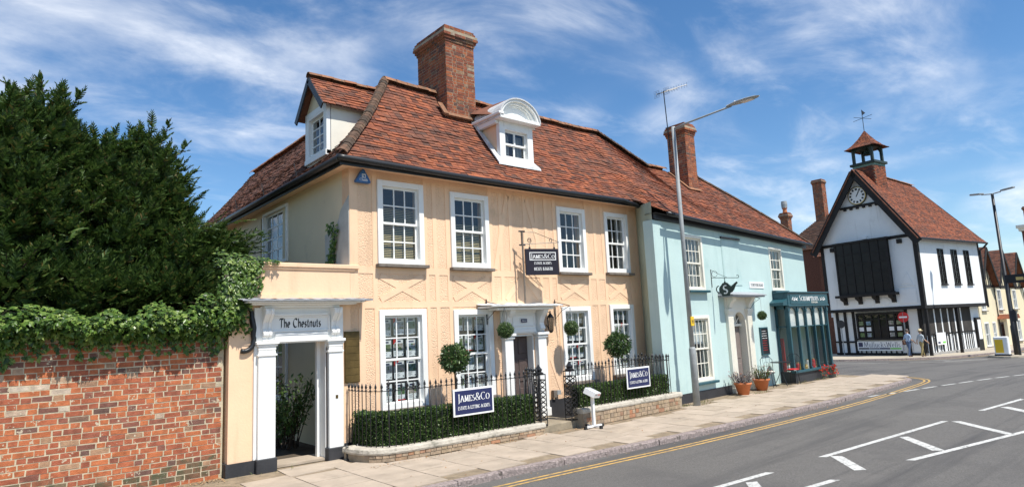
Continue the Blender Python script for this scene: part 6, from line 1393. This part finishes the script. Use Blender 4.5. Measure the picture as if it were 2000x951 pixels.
T().box(-.01, 2.9, 7.02, -.16, 3.2, 7.2).build('flood_lamp', 'sign_white', th)
# estate agent board on the town hall
c8, s8 = math.cos(R_(-8)), math.sin(R_(-8))
def onth(u, v, z=0): return (44+c8*u-s8*v, 13.05+s8*u+c8*v, z)
t = thing('agency_board', 'long white estate agent board with coloured strip below the town hall shop window', 'sign', onth(.40, 4.66, -.28), R_(-98)); MB().box(0, 0, 0, 2.86, .03, .62).build('board', 'sign_white', t, False)
letters('MullucksWells', .44, .245, .31, 2.30, nib=.085, thin=.04, serif=.03).xf(Matrix.Translation((0,-.003,0))).build('lettering', 'navy', t, False); MB().box(.08, -.006, .26, .36, 0, .54).build('emblem', 'navy', t, False)
for k, q in enumerate(('navy_dark', 'text_grey', 'navy', 'green_sign')): MB().box(.08+k*.68, -.006, .10, .08+k*.68+.66, 0, .19).build('strip', q, t, False)
t = thing('notice_board', 'white notice board with blue and green marks on the side of the town hall', 'notice', onth(1.75, .36, .0), R_(-8)); MB().box(0,0,0,1.2,.03,.75).build('board', 'sign_white', t, False); MB().box(.1,-.004,.08,.4,0,.2).build('strip', 'navy', t, False); MB().box(.7,-.004,.08,1.1,0,.2).build('strip', 'green_sign', t, False)
t = thing('no_entry_sign', 'round red no-entry sign with a white bar beside the town hall corner', 'road sign', onth(-.3, 1.2, ZT), R_(-98)); MB().tube([(0,.03,0),(0,.03,2.75)], .035, 8).build('pole', 'galv', t, False); m = MB(); m.prism([(.32*math.cos(a), 0, 2.45+.32*math.sin(a)) for a in frange(0, 6.283, 28)[:-1]], (0,.02,0)); m.build('disc', 'red', t, False); MB().box(-.24,-.004,2.40,.24,0,2.50).build('bar', 'sign_white', t, False)
t = thing('round_shield', 'round dark back of a road sign on a post by the town hall wall', 'road sign', onth(-.35, 5.2, ZT), R_(-98)); MB().tube([(0,.03,0),(0,.03,2.3)], .03, 8).build('pole', 'galv', t, False); m = MB(); m.prism([(.27*math.cos(a), 0, 2.15+.27*math.sin(a)) for a in frange(0, 6.283, 24)[:-1]], (0,.02,0)); m.build('disc', 'plinth', t, False)
# guard rail
t = thing('pavement_guard_rail', 'thin black guard rail along the pavement in front of the town hall', 'railing', onth(.46, 6.1, ZT), R_(-98)); m = MB(); m.tube([(0,0,.9),(4.9,0,.9)], .018, 5); m.build('top_rail', 'iron', t, False); mb_ = MB(); mb_.tube([(0,0,0),(0,0,.9)], .007, 5); mb_ = mb_.mesh('bar', 'iron')
for k in range(8): inst('bar', mb_, t, (k*.7, 0, 0))
# ------------------------------------------------------------------ houses behind
def simple_house(name, label, loc, rz, w, d, zt, zrg, wall, chim=None, roofm='tile_dark', wins=(), hip=0):
    t = thing(name, label, 'house', loc, rz); panel(MB(), 0, w, -.3, zt, 0, .3, [q for q in wins]).build('wall', wall, t, False); m = MB(); m.box(0,.3,-.3,.3,d,zt); m.box(w-.3,.3,-.3,w,d,zt); m.box(.3,d-.3,-.3,w-.3,d,zt); (None if hip else m.prism([(.02,0,zt),(.02,d,zt),(.02,d/2,zrg-.05)], (.25,0,0))); m.prism([(w-.27,0,zt),(w-.27,d,zt),(w-.27,d/2,zrg-.05)], (.25,0,0)); m.build('end_wall', wall, t, False)
    for s_ in (-1, 1):
        P_ = (lambda u, q, s_=s_: V((u, lerp(-.3 if s_ < 0 else d+.3, d/2, q), lerp(zt-.1, zrg, q)))); sheet_roof(P_, lambda q: (-.25+hip*q, w+.25), 'roof', roofm, t, 4, 4, flip=s_ > 0, world=False)
        tiled('roof_tiles', P_, 1, int((zrg-zt)/.12)+6, lambda q: (-.25+hip*q, w+.25), (roofm, 'tile_o'), t, world=False, flip=-s_, w=.22)
    if hip:
        P_ = lambda u, q: V((-.3+hip*q, u, lerp(zt-.1, zrg, q))); ur_ = lambda q: (-.3+(d/2+.3)*q, d+.3-(d/2+.3)*q); sheet_roof(P_, ur_, 'hip_roof', roofm, t, 4, 4, flip=True, world=False); tiled('hip_tiles', P_, 1, 30, ur_, (roofm, 'tile_o'), t, world=False, flip=-1, w=.22)
    for q in wins: window(t, (q[0]-.05, -.01, q[2]-.03), 0, q[1]-q[0]+.1, q[3]-q[2]+.08, 2, 1, world=False, fw=.07, gl='glass_dark')
    for c in (chim or []): chimney('chimney', t, *c, world=False, matb='brick_dirty', corb=.05)
    return t
rh = simple_house('brick_house', 'dark brick house with a tall chimney behind the left side of the town hall', (47.6, 20.6, -.6), R_(-98), 2.0, 9, 7.2, 10.4, 'brown_brick')
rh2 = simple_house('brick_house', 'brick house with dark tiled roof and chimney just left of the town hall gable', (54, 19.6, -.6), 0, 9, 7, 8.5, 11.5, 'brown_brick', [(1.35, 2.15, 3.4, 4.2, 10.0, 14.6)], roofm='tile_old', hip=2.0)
MB().box(.5, -.06, 2.6, 1.3, .0, 4.4).build('shutter', 'white_wall', rh, False)
t = thing('chimney_stack', 'slender brick chimney with a metal cowl rising behind the turquoise house roof', 'chimney', (38.9, 18.6, 0)); chimney('stack', t, -.24, .24, -.24, .24, -.6, 8.75, world=False, matb='brick_dirty', corb=.06); m = MB(); m.lathe([(.14,8.7),(.12,9.0),(.16,9.02),(.16,9.06)], 10); m.build('chimney_pot', 'terracotta', t, False); m = MB(); m.lathe([(.17,9.06),(.19,9.3),(.17,9.5)], 10); m.build('cowl', 'galv', t, False)
# ------------------------------------------------------------------ gabled cottages
labs = ['cream gabled cottage with half-timbered gable adjoining the town hall end', 'middle cream gabled cottage with a shallow tiled door canopy', 'last cream gabled cottage of the row, beyond the door canopy']
for k in range(3):
    x0_ = 56.2+k*4.72; w_ = 4.7; t = thing('gabled_cottage', labs[k], 'house', (x0_, 13.2, -.95), 0, 'row of gabled cottages')
    wx = ((.6, 1.75), (.75, 1.85), (.95, 2.05))[k]; up_ = (wx[0], wx[1], 2.95, 4.52); lo1 = (wx[0], wx[1], .3, 2.0); hs = [up_, lo1]
    if k == 0: hs.append((2.85, 3.65, .35, 1.98))
    if k == 1: hs = [up_]
    panel(MB(), 0, w_, -.3, 4.75, 0, .25, hs).build('wall', 'cream_ext', t, False)
    m = MB(); m.box(0,.25,-.3,.2,7,4.75); m.box(w_-.2,.25,-.3,w_,7,4.75); m.box(.2,6.8,-.3,w_-.2,7,4.75); m.build('party_wall', 'cream_ext', t, False)
    for q in hs: window(t, (q[0]-.04, -.005, q[2]-.04), 0, q[1]-q[0]+.08, q[3]-q[2]+.08, 2, 1, world=False, fw=.08, curtain=[(.05,.95)])
    MB().box(-.0, -.06, 4.68, w_, .02, 4.86).build('bressummer', 'timber', t, False)
    gx, gz = 2.35, 7.75; MB().prism([(.1,0,4.86),(w_-.1,0,4.86),(gx,0,gz-.15)], (0,.2,0)).build('gable', 'cream_ext', t, False)
    m = MB()
    for q in frange(.7, 4.0, 6): hh = 4.86+(gz-4.86)*(1-abs(q-gx)/2.25)-.2; m.box(q-.06, -.03, 4.86, q+.06, .0, max(4.9, hh))
    m.build('gable_timber', 'timber', t, False)
    for s_ in (-1, 1):
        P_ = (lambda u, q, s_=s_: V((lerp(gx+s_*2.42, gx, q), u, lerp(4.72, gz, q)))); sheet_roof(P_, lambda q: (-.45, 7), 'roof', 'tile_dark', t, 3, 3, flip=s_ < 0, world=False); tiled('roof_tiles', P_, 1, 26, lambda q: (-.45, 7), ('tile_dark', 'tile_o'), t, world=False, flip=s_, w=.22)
        MB().bar((gx+s_*2.35, -.46, 4.62), (gx, -.46, gz-.1), .05, .28, (0,0,1)).build('bargeboard', 'timber', t, False)
    if k == 1:
        MB().box(.3, -.04, -.1, 1.3, .0, 1.95).build('front_door', 'door', t, False); MB().box(.42, -.055, .8, 1.18, -.04, 1.8).build('door_glass', 'glass_dark', t, False)
        m = MB(); m.prism([(-.3,0,2.2),(2.6,0,2.2),(2.2,0,2.55),(.1,0,2.55)], (0,-.9,0)); m.build('door_canopy', 'tile', t, False)
    MB().tube([(w_,-.06,4.7),(w_,-.06,-.2)], .04, 6).build('downpipe', 'gutter', t, False)
# fragment of the building at the right edge
t = simple_house('brick_villa', 'brick building with pale cornice at the far end of the street', (40.6, 6.0, -.4), R_(-70), 1.2, 9, 2.0, 3.0, 'brown_brick') if False else None
vt = thing('corner_villa', 'tall brick building with pale stone cornice across the road', 'building', (80, 14.5, -1.1)); MB().box(0, -9, -.3, 12, -.2, 11.1).build('wall', 'brown_brick', vt, False); m = MB(); m.box(-.35, -9.3, 11.1, 12.3, .15, 11.4); m.box(-.2, -9.2, 10.8, 12.2, .0, 11.1); m.build('cornice', 'offwhite', vt, False); chimney('chimney', vt, .4, 1.3, -1.9, -.5, 11.4, 13.3, world=False)
for k in range(3): window(vt, (-.01, -1.0-k*2.6, 5.8), R_(-90), 1.1, 1.9, 2, 2, world=False, fw=.09)
# ------------------------------------------------------------------ far street lamp, island, bollard
isl = MB(); pts = [(45.4+1.6*math.cos(a)*1.0, 9.5+1.0*math.sin(a)) for a in frange(0, 6.283, 20)[:-1]]; isl.prism([(p[0], p[1], zr(45)-.05) for p in pts], (0,0,.15)); isl.build('traffic_island', 'slab_far', kind='structure')
ZI = zr(45)+.10
t = thing('far_street_lamp', 'dark double-armed street lamp standing on the traffic island', 'street lamp', (45.4, 9.2, ZI)); m = MB(); m.tube([(0,0,0),(0,0,1.6),(0,0,1.7),(0,0,9.4)], [.14,.14,.10,.075], 10); m.build('pole', 'black', t, False, smooth=True); m = MB(); m.tube([(.15,.55,9.45),(0,0,9.38),(-.15,-.45,9.42)], .035, 6); m.build('arm', 'galv', t, False)
for s_ in (1, -1):
    m = MB(); m.prism([(s_*.1,s_*.4,9.44),(s_*.1-.14,s_*.62,9.46),(s_*.15-.13,s_*1.05,9.5),(s_*.15,s_*1.15,9.5),(s_*.2+.13,s_*1.0,9.5),(s_*.1+.14,s_*.6,9.46)], (0,0,.09)); bevel(m.build('lamp_head', 'galv', t, False), .02, 2)
t = thing('direction_sign', 'dark direction sign board with a yellow patch fixed to the far lamp', 'sign', (45.30, 8.95, 3.5), R_(-90)); MB().box(-.25, 0, 0, .85, .04, .48).build('board', 'card_black', t, False); MB().box(.25, -.004, .14, .6, 0, .32).build('patch', 'gold', t, False); MB().box(-.3,.04,.1,-.2,.12,.4).build('clamp', 'galv', t, False)
t = thing('traffic_signal_post', 'short dark signal post with a small green lamp beside the island bollard', 'signal', (45.0, 8.98, ZI)); MB().tube([(0,0,0),(0,0,2.6)], .06, 8).build('pole', 'black', t, False); MB().box(-.14, -.12, 1.9, .14, .12, 2.5).build('head', 'black', t, False); MB().lathe([(.06,0),(.05,.02)], 8, (-.0,0,2.5)).build('lens', 'green_sign', t, False)
t = thing('island_bollard', 'white traffic island bollard with a yellow face', 'bollard', (44.35, 9.62, ZI)); m = MB(); m.prism([(-.18,-.34,0),(.18,-.34,0),(.18,.34,0),(-.18,.34,0)], (0,0,1.08)); bevel(m.build('body', 'sign_white', t, False), .06, 3); MB().box(-.19, -.10, .18, -.175, .28, .92).build('face', 'yellow_sign', t, False); MB().box(-.2,-.36,-.0,.2,.36,.1).build('foot', 'plinth', t, False)
# ------------------------------------------------------------------ two pedestrians
def person(label, loc, rz, H, top, legs, hatm=None, bag=None, stride=.16, arm=.2):
    t = thing('person', label, 'person', loc, rz); k = H/1.7
    vs = [((0,0,.93),.125), ((0,0,1.12),.12), ((0,.0,1.30),.135), ((0,.0,1.42),.085), ((0,.0,1.50),.052), ((0,-.01,1.58),.082), ((0,-.02,1.66),.078)]
    ed = [(0,1),(1,2),(2,3),(3,4),(4,5),(5,6)]
    for s_ in (-1, 1):
        b = len(vs); y = -stride*s_
        vs += [((.09*s_,0,.88),.092), ((.10*s_,y*.55-.02,.50),.062), ((.10*s_,y,.10),.042), ((.11*s_,y-.06,.035),.036), ((.115*s_,y-.17,.03),.026)]; ed += [(0,b),(b,b+1),(b+1,b+2),(b+2,b+3),(b+3,b+4)]
        b = len(vs); ya = arm*s_
        vs += [((.17*s_,0,1.38),.060), ((.22*s_,.03+ya*.2,1.12),.044), ((.21*s_,-.08+ya*.9,.92),.034), ((.21*s_,-.11+ya*1.0,.87),.028)]; ed += [(2,b),(b,b+1),(b+1,b+2),(b+2,b+3)]
        h = b+3; hx, hy, hz = vs[h][0]
        for f in range(4): c = len(vs); dx_ = (f-1.5)*.02; l = (.075,.085,.08,.06)[f]; vs += [((hx,hy+dx_-.02,hz-l*.5),.009), ((hx-.012*s_,hy+dx_-.02,hz-l),.008)]; ed += [(h,c),(c,c+1)]
        c = len(vs); vs += [((hx-.02*s_,hy-.045,hz-.02),.01), ((hx-.025*s_,hy-.055,hz-.05),.008)]; ed += [(h,c),(c,c+1)]
    me = bpy.data.meshes.new('body'); me.from_pydata([tuple(c*k for c in v[0]) for v in vs], ed, []); o = bpy.data.objects.new('body', me); link(o, t, False)
    o.modifiers.new('skin', 'SKIN'); sv = me.skin_vertices[0].data
    for i_, v in enumerate(vs): sv[i_].radius = (v[1]*k, v[1]*k*(.8 if i_ in (1,2) else 1)); sv[i_].use_root = i_ == 0
    sd2 = o.modifiers.new('sub', 'SUBSURF'); sd2.levels = 1; sd2.render_levels = 1
    bpy.context.view_layer.update(); dg = bpy.context.evaluated_depsgraph_get(); ne = bpy.data.meshes.new_from_object(o.evaluated_get(dg)); o.modifiers.clear(); o.data = ne
    ne.materials.clear()
    for q in ('skin', top, legs, 'leather'): ne.materials.append(MATS[q])
    for p in ne.polygons:
        c = p.center/k; i_ = 0
        if c.z < .07: i_ = 3
        elif c.z < .97 and abs(c.x) < .165: i_ = 2
        elif c.z < 1.45 and (c.z > 1.10 or abs(c.x) < .165): i_ = 1
        p.material_index = i_; p.use_smooth = True
    m = MB(); m.lathe([(.085*k,1.58*k),(.098*k,1.64*k),(.09*k,1.71*k),(.05*k,1.75*k)], 12, (0,.012,0)); m.build('hair', 'hair', t, False, smooth=True)
    m = MB(); m.tube([(0,-.095*k,1.64*k),(0,-.118*k,1.605*k),(0,-.09*k,1.59*k)], .011, 5); m.build('nose', 'skin', t, False)
    m = MB(); [m.lathe([(.004,-.01),(.012,0),(.004,.01)], 6, (s_*.032*k,-.088*k,1.635*k)) for s_ in (-1,1)]; m.build('eyes', 'black', t, False)
    if hatm: m = MB(); m.lathe([(.19*k,1.665*k),(.195*k,1.675*k),(.10*k,1.695*k),(.095*k,1.77*k),(.06*k,1.80*k)], 16); m.build('hat', hatm, t, False, smooth=True)
    if bag: m = MB(); m.box(.2, -.14, .72, .32, .14, .98); bevel(m.build('shoulder_bag', 'leather', t, False), .03, 2); MB().tube([(.26,.1,.98),(.12,.02,1.42),(-.1,-.04,1.40),(.24,-.12,.98)], .012, 4).build('bag_strap', 'leather', t, False)
    return t
zp = zf(42.9)
person('pedestrian in pale blue shirt and jeans with a brown shoulder bag', (42.85, 13.85, zp), R_(60), 1.62, 'shirt', 'jeans', None, True)
person('pedestrian in a straw sun hat, grey top and khaki trousers walking by the town hall', (43.05, 13.22, zp), R_(60), 1.56, 'jacket', 'khaki', 'hat', False, .2, .24)
